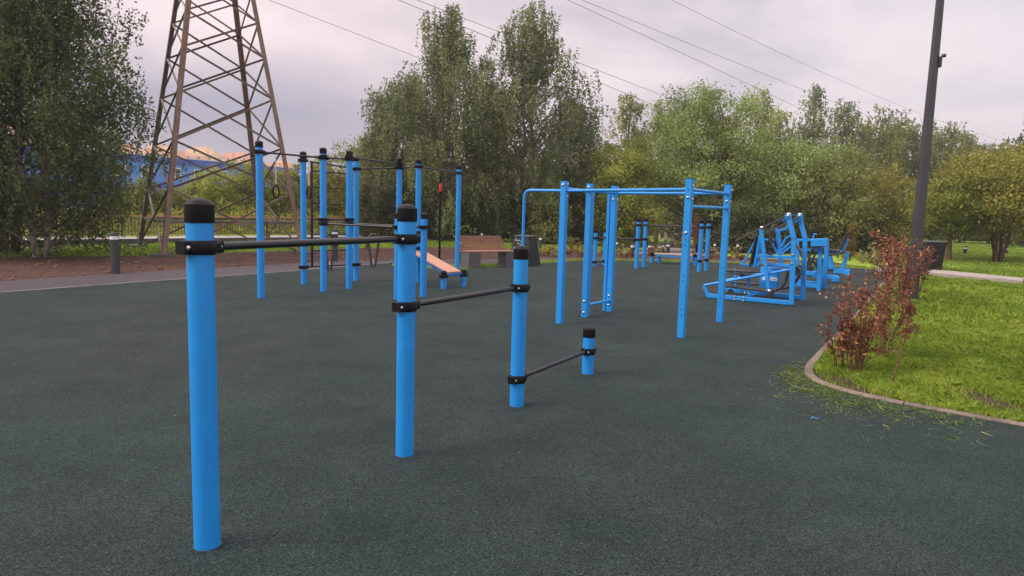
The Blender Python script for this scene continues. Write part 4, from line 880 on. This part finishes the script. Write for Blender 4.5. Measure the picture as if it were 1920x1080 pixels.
tree('maple_tree', 'golden green multi stemmed tree on the far right lawn', (19.3, 27.4, -.03), 4.5, scaled(RND, 2.7), 74, 26000, .12, 'lf_yel', 'bark_red', trunk_r=.085, stems=4, zb=.38, clump=.75, ntw=8, spread=.18, tintb=.3)
tree('maple_tree', 'small green tree with single brown trunk between lamp post and golden tree', (17.45, 27.6, -.03), 3.3, scaled(RND, 1.3), 40, 12000, .11, 'lf_ygreen', 'bark_red', trunk_r=.10, stems=1, zb=.40, clump=.6, ntw=8, tintb=.22)
tree('maple_tree', 'golden crown cut by the right photo edge behind the multi stemmed tree', (23.6, 30.5, -.03), 4.9, scaled(RND, 2.4), 50, 16000, .13, 'lf_yel', 'bark', trunk_r=.14, stems=2, zb=.36, clump=.8, ntw=8, tintb=.25, spread=.1)
# left background shrubs behind the railing
for i, (px, Yd, top, hw, lm, tb, lab) in enumerate([(222, 33, 372, 40, 'lf_ygreen', .25, 'green bush right of the left birch, behind the railing'), (262, 33, 338, 28, 'lf_olive', .45, 'olive sapling just left of the far pylon leg'), (318, 34, 356, 34, 'lf_ygreen', .3, 'bush seen between the two left pylon legs'),
        (372, 35, 330, 36, 'lf_ygreen', .55, 'yellow green bush above the nearest post cap'), (418, 34, 318, 36, 'lf_ygreen', .62, 'bright yellow green bush in the middle of the pylon'), (462, 35, 303, 36, 'lf_ygreen', .5, 'yellow green bush left of the ringed blue post'),
        (520, 36, 318, 38, 'lf_ygreen', .45, 'bush behind the hanging gymnastic rings'), (575, 37, 306, 34, 'lf_yel', .45, 'yellowish bush behind the ladder'), (622, 38, 296, 32, 'lf_yel', .5, 'yellowish tall bush between ladder and tall birches'),
        (668, 39, 252, 38, 'lf_olive', .55, 'pale sapling tree left of the drooping birch'), (705, 36, 262, 36, 'lf_olive', .4, 'leafy sapling under the drooping birch')]):
    T('bush', lab, px, Yd, top, hw, RND, 30, 9500, .12, lm, 'bark', cat='bush', group='bushes behind the railing', trunk_r=.06, stems=2, zb=.04, clump=.55, ntw=7, tintb=tb, spread=.12)
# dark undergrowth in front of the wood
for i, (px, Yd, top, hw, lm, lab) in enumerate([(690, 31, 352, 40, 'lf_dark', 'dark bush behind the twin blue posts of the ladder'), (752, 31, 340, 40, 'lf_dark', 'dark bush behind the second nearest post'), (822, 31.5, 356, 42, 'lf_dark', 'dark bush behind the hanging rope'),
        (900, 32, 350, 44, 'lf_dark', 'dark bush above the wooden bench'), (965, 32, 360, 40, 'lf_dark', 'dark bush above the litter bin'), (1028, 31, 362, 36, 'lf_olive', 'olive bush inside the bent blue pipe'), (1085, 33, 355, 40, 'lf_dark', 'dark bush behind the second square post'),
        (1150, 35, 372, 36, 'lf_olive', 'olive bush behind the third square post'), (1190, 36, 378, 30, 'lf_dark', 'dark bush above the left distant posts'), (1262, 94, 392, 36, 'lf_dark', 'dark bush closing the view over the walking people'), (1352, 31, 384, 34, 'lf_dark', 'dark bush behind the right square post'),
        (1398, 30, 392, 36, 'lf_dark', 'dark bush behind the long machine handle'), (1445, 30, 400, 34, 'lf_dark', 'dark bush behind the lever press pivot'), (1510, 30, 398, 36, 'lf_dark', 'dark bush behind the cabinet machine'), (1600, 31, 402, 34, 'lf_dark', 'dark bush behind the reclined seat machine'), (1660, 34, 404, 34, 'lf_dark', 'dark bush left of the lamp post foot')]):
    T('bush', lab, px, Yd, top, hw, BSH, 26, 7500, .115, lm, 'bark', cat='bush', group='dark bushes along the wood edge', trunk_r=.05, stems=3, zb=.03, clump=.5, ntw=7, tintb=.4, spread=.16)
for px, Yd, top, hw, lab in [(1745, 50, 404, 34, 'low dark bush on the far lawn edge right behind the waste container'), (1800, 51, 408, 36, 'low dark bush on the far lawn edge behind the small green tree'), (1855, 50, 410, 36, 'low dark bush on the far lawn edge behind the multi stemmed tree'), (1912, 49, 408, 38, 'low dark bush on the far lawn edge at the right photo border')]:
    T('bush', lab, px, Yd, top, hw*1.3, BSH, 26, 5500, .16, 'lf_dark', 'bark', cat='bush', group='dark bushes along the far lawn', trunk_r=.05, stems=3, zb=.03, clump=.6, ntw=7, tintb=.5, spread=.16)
# slim young trees
T('rowan_tree', 'slim young rowan with reddish leaves beside the twin blue posts', 688, 24, 338, 17, BIR, 22, 3400, .07, 'lf_dark', 'bark', cat='sapling', trunk_r=.03, zb=.15, clump=.25, ntw=7, tintb=.5)
T('thuja_shrub', 'orange brown columnar shrub right of the reclined seat machine', 1597, 26, 418, 10, BSH, 16, 2400, .06, 'lf_orange', 'bark_red', cat='shrub', trunk_r=.03, zb=.05, clump=.18, ntw=6, tintb=.3)
T('thuja_shrub', 'small autumn red sapling above the bench of the distant blue set', 1322-20, 27, 400, 8, [(0, .3), (.4, 1), (.75, .7), (1, .1)], 12, 420, .07, 'lf_red', 'bark_red', cat='shrub', trunk_r=.03, zb=.3, clump=.2, ntw=6, tintb=.6)
# distant wood as one mass
def wood():
    n = 150000; az = rng.uniform(-.31, 1.05, n); cell = np.floor(az*55).astype(int); ch = rng.uniform(.72, 1.1, 400)[cell+120]; ph = (az*55-cell)
    D = rng.uniform(82, 112, n); u = rng.uniform(0, 1, n); base_h = np.interp(az, [-.31, -.2, -.1, .15, .3, .55, .8, 1.05], [4, 8, 9, 10, 12, 11, 9, 8]); hh = base_h*ch*(1-.9*(ph-.5)**2)
    C = np.stack([D*np.sin(az), D*np.cos(az), -1+u*hh+rng.normal(size=n)*.5], -1); V, Q = leaves(C, .75)
    tint = .45+rng.normal(size=n)*.12+rng.uniform(-.15, .15, 400)[cell+120]
    tag(np_mesh('distant_wood', V, Q, M['lf_olive'], None, tint), 'far dense wood closing the view behind the trees', 'wood', kind='stuff')
wood()
def weeds():
    n = 26000; F2 = np.array(fn); k = rng.integers(0, len(F2)-1, n); u = rng.uniform(0, 1, (n, 1)); P = F2[k]+(F2[k+1]-F2[k])*u; d = F2[k+1]-F2[k]; d /= np.linalg.norm(d, axis=1)[:, None]
    nn = np.stack([-d[:, 1], d[:, 0]], -1); P = P+nn*rng.uniform(.5, 3.2, (n, 1)); ph = np.sin(P[:, 0]*1.7)*np.cos(P[:, 1]*1.3); z = rng.uniform(0, 1, n)**1.2*(.95+.35*ph)
    V, Q = leaves(np.c_[P, z], .10); tag(np_mesh('tall_weeds', V, Q, M['lf_yel'], None, .35+.25*ph+rng.normal(size=n)*.15), 'yellowing weeds growing behind the railing', 'weeds', kind='stuff')
weeds()

# ------------------------------------------------------------------ red shrubs by the kerb
def shrub(label, base, Ht, nst, spread, nleaf, ls, lm='leaf_burg', bare=.3, lean=(0, 0), name='barberry_shrub', sm='stem_red', cat='shrub', group=None, tb=.5):
    base = np.array(base, float); t = thing(name, label, cat, tuple(base), group=group); mb = MB(); seg = []
    for s in range(nst):
        a = random.uniform(0, 6.28); r = spread*math.sqrt(random.random()); h = Ht*random.uniform(.62, 1.); P_ = []
        for i in range(7):
            u = i/6; P_.append(base+np.array([math.cos(a)*(.05+.02*s/nst+r*u**1.2)+lean[0]*u, math.sin(a)*(.05+r*u**1.2)+lean[1]*u, -.03+h*u*(1-.08*u*(r/max(spread, .01)))])+rng.normal(size=3)*.01)
        mb.tube(P_, [.0045*(1-.7*i/6)+.0015 for i in range(7)], 5); seg.append(P_)
        for k in range(4):   # side twigs
            u = random.uniform(bare, .95); i0 = int(u*6); p = P_[i0]*(1-(u*6-i0))+P_[min(6, i0+1)]*(u*6-i0); q = p+np.array([random.gauss(0, 1)*.11, random.gauss(0, 1)*.11, random.uniform(.02, .16)])*Ht; mb.tube([p, (p+q)/2+rng.normal(size=3)*.01, q], [.0035, .0025, .0015], 4); seg.append([p, (p+q)/2, q])
    B(mb, 'stems', M[sm], t)
    C = []
    for i in range(nleaf):
        S_ = seg[random.randrange(len(seg))]; u = (bare if len(S_) == 7 else 0)+(1-(bare if len(S_) == 7 else 0))*random.random()
        k = u*(len(S_)-1); i0 = min(int(k), len(S_)-2); C.append(S_[i0]*(1-(k-i0))+S_[i0+1]*(k-i0)+rng.normal(size=3)*.022)
    C = np.array(C); V, Q = leaves(C-base, ls, squash=.75); tint = tb+rng.normal(size=len(C))*.25; np_mesh('foliage', V, Q, M[lm], t, tint); return t
shrub('dense burgundy shrub with many red stems at the kerb bend', (3.62, 7.07, 0), 1.13, 13, .22, 2100, .031, bare=.2, tb=.62)
shrub('low burgundy shrub with long shoots leaning left over the kerb', (3.52, 7.25, 0), .72, 5, .10, 420, .034, bare=.3, lean=(-.22, -.12), tb=.6)
shrub('thin stemmed burgundy shrub, foremost and right of the dense one', (3.66, 6.52, 0), 1.22, 2, .10, 420, .030, bare=.55, lean=(.14, .12), tb=.45)
shrub('tall burgundy shrub standing behind the dense one by the kerb', (4.25, 7.75, 0), 1.22, 9, .22, 900, .034, bare=.35, tb=.5, lean=(.1, .1))
shrub('burgundy shrub at the foot of the lamp post', (7.2, 12.6, 0), 1.35, 13, .30, 1000, .05, bare=.2, tb=.6)
shrub('orange tinted burgundy shrub left of the lamp post', (7.75, 14.2, 0), 1.55, 12, .28, 1300, .055, bare=.25, tb=.75)
shrub('dark red shrub right behind the lamp post', (8.7, 14.7, 0), 1.25, 9, .26, 700, .05, bare=.35, tb=.35)
shrub('pale variegated shrub between the machines and the lamp post', (9.9, 18.6, 0), 1.0, 14, .35, 700, .055, lm='leaf_flower', sm='stem_red', bare=.4, tb=.6)
# bed plants at the back
BP = [(1018, 478, .3, 'lf_yel'), (1042, 480, .35, 'leaf_flower'), (1066, 477, .3, 'leaf_burg'), (1076, 472, .5, 'lf_orange'), (1092, 480, .3, 'leaf_burg'), (1128, 476, .3, 'leaf_flower'), (1160, 478, .4, 'leaf_flower'), (1172, 482, .3, 'leaf_burg'), (1214, 478, .3, 'leaf_burg'), (1232, 476, .35, 'lf_yel'),
      (1246, 480, .2, 'lf_dark'), (1282, 478, .5, 'lf_orange'), (1334, 484, .35, 'leaf_burg'), (1346, 482, .45, 'leaf_flower'), (1362, 486, .25, 'leaf_burg'), (1378, 482, .45, 'leaf_flower'), (1390, 486, .22, 'leaf_burg'), (1575, 486, .5, 'lf_orange'), (1618, 492, .5, 'leaf_flower'), (1640, 494, .35, 'leaf_burg'), (1030, 476, .3, 'leaf_burg'), (1104, 478, .4, 'lf_orange'), (1140, 482, .3, 'leaf_burg')]
cn_ = {'lf_yel': 'yellow', 'leaf_flower': 'cream and yellow', 'leaf_burg': 'burgundy', 'lf_orange': 'orange', 'lf_dark': 'dark green'}
where = ['beside the litter bin', 'right of the litter bin', 'left of the second square post', 'tall behind the first pair of square posts', 'by the second square post', 'behind the leftmost distant post', 'left of the distant dip posts', 'at the foot of the dip posts', 'left of the distant flat bench', 'over the distant flat bench end', 'beneath the distant flat bench', 'beside the park path mouth',
         'left of the twin distant posts', 'right of the twin distant posts', 'low in front of the cream one left of the machines', 'left of the long machine handle', 'lowest by the lever press foot board', 'behind the reclined seat', 'right of the reclined seat machine', 'farthest right on the court edge', 'left of the cream one by the bin', 'between second and third square posts', 'in the middle of the back bed']
for i, (px, py, h, lm) in enumerate(BP):
    g = gp(px, py); shrub('small %s bed plant %s' % (cn_[lm], where[i]), (g[0], g[1], 0), h*1.15, 7, .26, 210, .055, lm=lm, bare=.1, name='bed_plant', cat='plant', group='small plants in the back bed', tb=.6)

# ------------------------------------------------------------------ grass
def blades(name, label, poly, n, h, wd, box, dens=None, zfun=None, lm='blade', z0=-.02, patch=None):
    x = rng.uniform(box[0], box[1], n); y = rng.uniform(box[2], box[3], n); k = in_poly(x, y, poly)
    if dens is not None: k &= rng.uniform(0, 1, n) < dens(x, y)
    x, y = x[k], y[k]; n = len(x); 
    tuf = np.sin(x*3.1+1.3*np.sin(y*2.3))*np.cos(y*2.7+1.1*np.sin(x*1.9)); t2 = np.sin(x*9.7+2*np.sin(y*6.1))*np.cos(y*8.3)
    hh = h*rng.uniform(.45, 1.25, n)*(1+.35*tuf+.2*t2); a = rng.uniform(0, 6.283, n); le = rng.uniform(.25, 1.1, n)
    d = np.stack([np.cos(a), np.sin(a)], -1); b = rng.uniform(0, 6.283, n); s = np.stack([np.cos(b), np.sin(b)], -1)*(wd*rng.uniform(.6, 1.3, n)/2)[:, None]
    z = np.full(n, z0); P0 = np.stack([x-s[:, 0], y-s[:, 1], z], -1); P1 = np.stack([x+s[:, 0], y+s[:, 1], z], -1)
    m = np.stack([x+d[:, 0]*hh*le*.3, y+d[:, 1]*hh*le*.3, z+hh*.62], -1); Tq = np.stack([x+d[:, 0]*hh*le, y+d[:, 1]*hh*le, z+hh*(1-.25*le)], -1); s3 = np.concatenate([s, np.zeros((n, 1))], 1)*.8
    V = np.stack([P0, P1, m+s3, Tq, m-s3], 1).reshape(-1, 3); i0 = np.arange(n)*5; Q = np.stack([i0, i0+1, i0+2, i0+3, i0+4], -1)
    tint = .46+.16*tuf+.12*t2+rng.normal(size=n)*.24+.12*np.sin(x*.7+y*.9)
    return tag(np_mesh(name, V, Q, M[lm], None, tint), label, 'grass', kind='stuff')
lawnp = [(p[0], p[1]) for p in kerbl]; lawnp = [(p[0]+.11, p[1]) for p in lawnp] + [(30, -6), (60, 20), (60, 48), (12.3, 22.2)]
def bare(x, y):
    p1 = np.exp(-(((x-4.31-.05*np.sin(y*7))/.21)**4+((y-6.05)/.52)**4)); p2 = np.exp(-(((x-3.24-.25*np.maximum(0, 6.35-y))/.17)**4+((y-6.42)/.6)**4)); p3 = np.exp(-(((x-3.1)/.12)**2+((y-6.7)/.4)**2)); return np.clip(1-.97*np.maximum(p1, np.maximum(p2, p3)), 0, 1)
blades('lawn_grass', 'bright green lawn grass right of the kerb', lawnp, 640000, .070, .0046, (2.9, 9.0, 3.4, 10.5), dens=lambda x, y: bare(x, y)*np.clip(1.25-(np.hypot(x, y)-6)/9, .3, 1))
blades('lawn_grass', 'lawn grass stretching from the lamp post to the slab path', lawnp, 360000, .09, .012, (5.0, 19, 8, 22), dens=lambda x, y: ((y > 10.5) | (x > 9)).astype(float)*np.clip(1.1-(y-10)/18, .3, 1))
blades('lawn_grass', 'far lawn grass beyond the slab path', [(12, 20.5), (13.9, 18.5), (21.5, 12.5), (40, 25), (40, 46), (17, 46)], 190000, .09, .03, (12, 40, 14, 46), z0=-.05)
vp = [(-12.9, 17.3), (-11.86, 18.1), (-10.77, 18.6), (-8.1, 21.5), (-5.18, 25.3), (-2.4, 27.1), (1, 26.5), (4.6, 25.9), (4.6, 30), (-1.0, 33.4), (-5.32, 30.3), (-9.64, 26.6), (-13.5, 22.8), (-15.5, 20.7), (-24, 10.9), (-22, -1)]
blades('verge_grass', 'green verge grass around the pylon feet', vp, 210000, .10, .016, (-18, 4.6, 12, 33), z0=-.05)
blades('strip_grass', 'thin bright grass strip along the back edge of the court', [(-3.2, 18.8), (-2.7, 18.8), (-1.6, 18.45), (-.6, 19.15), (.5, 20.45), (2.2, 22.1), (4.3, 22.5), (8, 22.8), (11.5, 22.5), (11.4, 21.4), (9.8, 22.05), (6.6, 22.4), (4.0, 22.05), (2.3, 21.7), (.7, 20.0), (-.05, 18.75), (-1.5, 17.45), (-3.0, 17.85)], 70000, .06, .012, (-3.3, 11.5, 17, 23), z0=-.01)
# mown clippings lying on the rubber
n = 1900; tt = rng.uniform(0, 1, n); kp = np.array(kerbl[20:]); idx = (rng.beta(1.3, 1.6, n)*(len(kp)-26)).astype(int); idx = np.clip(idx, 0, len(kp)-2); P0 = kp[idx]+(kp[idx+1]-kp[idx])*rng.uniform(0, 1, (n, 1))
dst = rng.exponential(.27, n); dirn = np.array([-.55, -.83]); P0 = P0+dirn*dst[:, None]+rng.normal(size=(n, 2))*.10-np.array([.05, .05]); keep = in_poly(P0[:, 0], P0[:, 1], rub); P0 = P0[keep]; n = len(P0)
a = rng.normal(.0, .9, n); ln = rng.uniform(.01, .05, n); d = np.stack([np.cos(a), np.sin(a)], -1); pp = np.stack([-d[:, 1], d[:, 0]], -1)*.0012; z = rng.uniform(.003, .012, n)
V = np.stack([np.c_[P0-d*ln[:, None]-pp, z], np.c_[P0+d*ln[:, None]-pp, z+rng.uniform(0, .008, n)], np.c_[P0+d*ln[:, None]+pp, z+.001], np.c_[P0-d*ln[:, None]+pp, z]], 1).reshape(-1, 3)
tag(np_mesh('grass_clippings', V, np.arange(4*n).reshape(n, 4), M['clip'], None, .5+rng.normal(size=n)*.25), 'mown grass clippings scattered on the rubber by the kerb', 'clippings', kind='stuff')
# tiny pale bits scattered on the court
n = 150; x = rng.uniform(-7, 7, n); y = rng.uniform(1.8, 16, n); k = in_poly(x, y, rub); x, y = x[k], y[k]; n = len(x); C = np.c_[x, y, np.full(n, .006)]; V, Q = leaves(C, .013); V[:, 2] = .004+np.abs(V[:, 2]-.006)*.35
tag(np_mesh('litter_flakes', V, Q, M['flake']), 'tiny pale flakes and dry leaf bits on the rubber', 'debris', kind='stuff')
# stones and clods on the soil
n = 5200; x = rng.uniform(-14, 11, n); y = rng.uniform(8, 27, n); k = in_poly(x, y, soilN+soilF[::-1]); x, y = x[k], y[k]; n = len(x); mbV = []; mbQ = []; ico = bmesh.new(); bmesh.ops.create_icosphere(ico, subdivisions=1, radius=1); iv = np.array([v.co[:] for v in ico.verts]); iq = np.array([[v.index for v in f.verts] for f in ico.faces]); ico.free()
s = np.minimum(rng.exponential(.014, n), .045)+.008; V = (iv[None]*(1+.25*rng.normal(size=(n, len(iv), 1)))*s[:, None, None]*np.array([1.3, 1, .7])+np.c_[x, y, -.03+s*.3][:, None, :]).reshape(-1, 3); Q = (iq[None]+(np.arange(n)*len(iv))[:, None, None]).reshape(-1, 3)
M['clod'] = mat('soil_clod', (.12, .065, .045), .95, noise=(.9, (.2, .12, .09), .7)); tag(np_mesh('soil_clods', V, Q, M['clod']), 'clods and small stones on the bare brown soil', 'soil clods', kind='stuff')
g = gp(1527, 786); mb = MB(); mb.tube([(g[0]-.03, g[1], .006), (g[0]-.01, g[1]+.01, .012), (g[0]+.012, g[1], .008), (g[0]+.03, g[1]-.006, .006)], .007, 6, flat=.5)
tag(mb.build('plastic_scrap', M['debris'], origin=(g[0], g[1], 0)), 'small blue plastic scrap lying on the rubber near the kerb bend', 'scrap')

# ------------------------------------------------------------------ walkers on the park path
def person(px, py, Yd, Ht, label, coat, trouser, stride, face=0.):
    p = at(px, py, Yd); z = float(Hg(p[0], p[1])); base = Vector((p[0], p[1], z-.02)); me = bpy.data.meshes.new('person'); s = Ht/1.75
    J = {'pel': (0, 0, .93, .15), 'sp': (0, .01, 1.12, .13), 'ch': (0, .01, 1.34, .165), 'nk': (0, .0, 1.50, .055), 'hd': (0, -.01, 1.60, .088), 'ht': (0, -.01, 1.70, .075),
         'hl': (-.1, 0, .88, .1), 'kl': (-.1, -.10*stride, .50, .065), 'al': (-.1, .12*stride, .09, .045), 'tl': (-.1, .12*stride-.15, .04, .04), 'hr': (.1, 0, .88, .1), 'kr': (.1, .02, .50, .065), 'ar': (.1, -.22*stride, .09, .045), 'tr': (.1, -.22*stride-.15, .04, .04),
         'sl': (-.2, .01, 1.40, .065), 'el': (-.26, .04, 1.13, .048), 'wl': (-.25, -.08, .90, .035), 'fl': (-.25, -.11, .82, .03), 'sr': (.2, .01, 1.40, .065), 'er': (.26, .04, 1.13, .048), 'wr': (.25, -.08, .90, .035), 'fr': (.25, -.11, .82, .03)}
    E_ = [('pel', 'sp'), ('sp', 'ch'), ('ch', 'nk'), ('nk', 'hd'), ('hd', 'ht'), ('pel', 'hl'), ('hl', 'kl'), ('kl', 'al'), ('al', 'tl'), ('pel', 'hr'), ('hr', 'kr'), ('kr', 'ar'), ('ar', 'tr'), ('ch', 'sl'), ('sl', 'el'), ('el', 'wl'), ('wl', 'fl'), ('ch', 'sr'), ('sr', 'er'), ('er', 'wr'), ('wr', 'fr')]
    ks = list(J); me.from_pydata([Vector(J[k][:3])*s for k in ks], [(ks.index(a), ks.index(b)) for a, b in E_], [])
    o = link(bpy.data.objects.new('person', me)); md = o.modifiers.new('skin', 'SKIN'); 
    for i, k in enumerate(ks): me.skin_vertices[0].data[i].radius = (J[k][3]*s, J[k][3]*s*.8); me.skin_vertices[0].data[i].use_root = (k == 'pel')
    o.modifiers.new('sub', 'SUBSURF').levels = 2; o.modifiers['sub'].render_levels = 2
    dg = bpy.context.evaluated_depsgraph_get(); m2_ = bpy.data.meshes.new_from_object(o.evaluated_get(dg)); o.modifiers.clear(); o.data = m2_; m2_.materials.clear()
    for mm in ('skin', coat, trouser, 'hair'): m2_.materials.append(M[mm])
    for f in m2_.polygons:
        c = f.center/s; f.use_smooth = True
        f.material_index = 3 if (c.z > 1.62 and c.y > -.05) or c.z > 1.69 or c.z < .08 else 0 if c.z > 1.49 or (abs(c.x) > .2 and c.z < .9) else 1 if c.z > .86 else 2
    o.location = base; o.rotation_euler.z = face; return tag(o, label, 'person', 'people walking on the park path')
person(1247, 470, 78, 1.72, 'distant person in pinkish grey coat walking, left one on the park path', 'coat', 'hair', 1.)
person(1266, 465, 80, 1.78, 'distant person in black jacket and brownish trousers in the middle of the park path', 'jacket', 'trouser', .8, .3)
person(1260, 465, 82, 1.5, 'distant shorter person in light clothes beside the black jacketed one', 'skin', 'trouser', .6, 3.0)
person(1273, 463, 84, 1.7, 'distant person in dark clothes close to the square post, rightmost on the path', 'hair', 'jacket', .9, 3.1)

# ------------------------------------------------------------------ air: thin haze over the whole site
mb = MB(); mb.box((0, 500, 28), (2300, 2400, 64)); hm = bpy.data.materials.new('haze'); hm.use_nodes = True; ht = hm.node_tree; ht.nodes.clear()
ho = ht.nodes.new('ShaderNodeOutputMaterial'); hv = ht.nodes.new('ShaderNodeVolumePrincipled'); hv.inputs['Color'].default_value = (.86, .84, .88, 1); hv.inputs['Density'].default_value = .0010; hv.inputs['Anisotropy'].default_value = .2
ht.links.new(hv.outputs[0], ho.inputs['Volume']); tag(mb.build('haze', hm, smooth=False), kind='stuff')
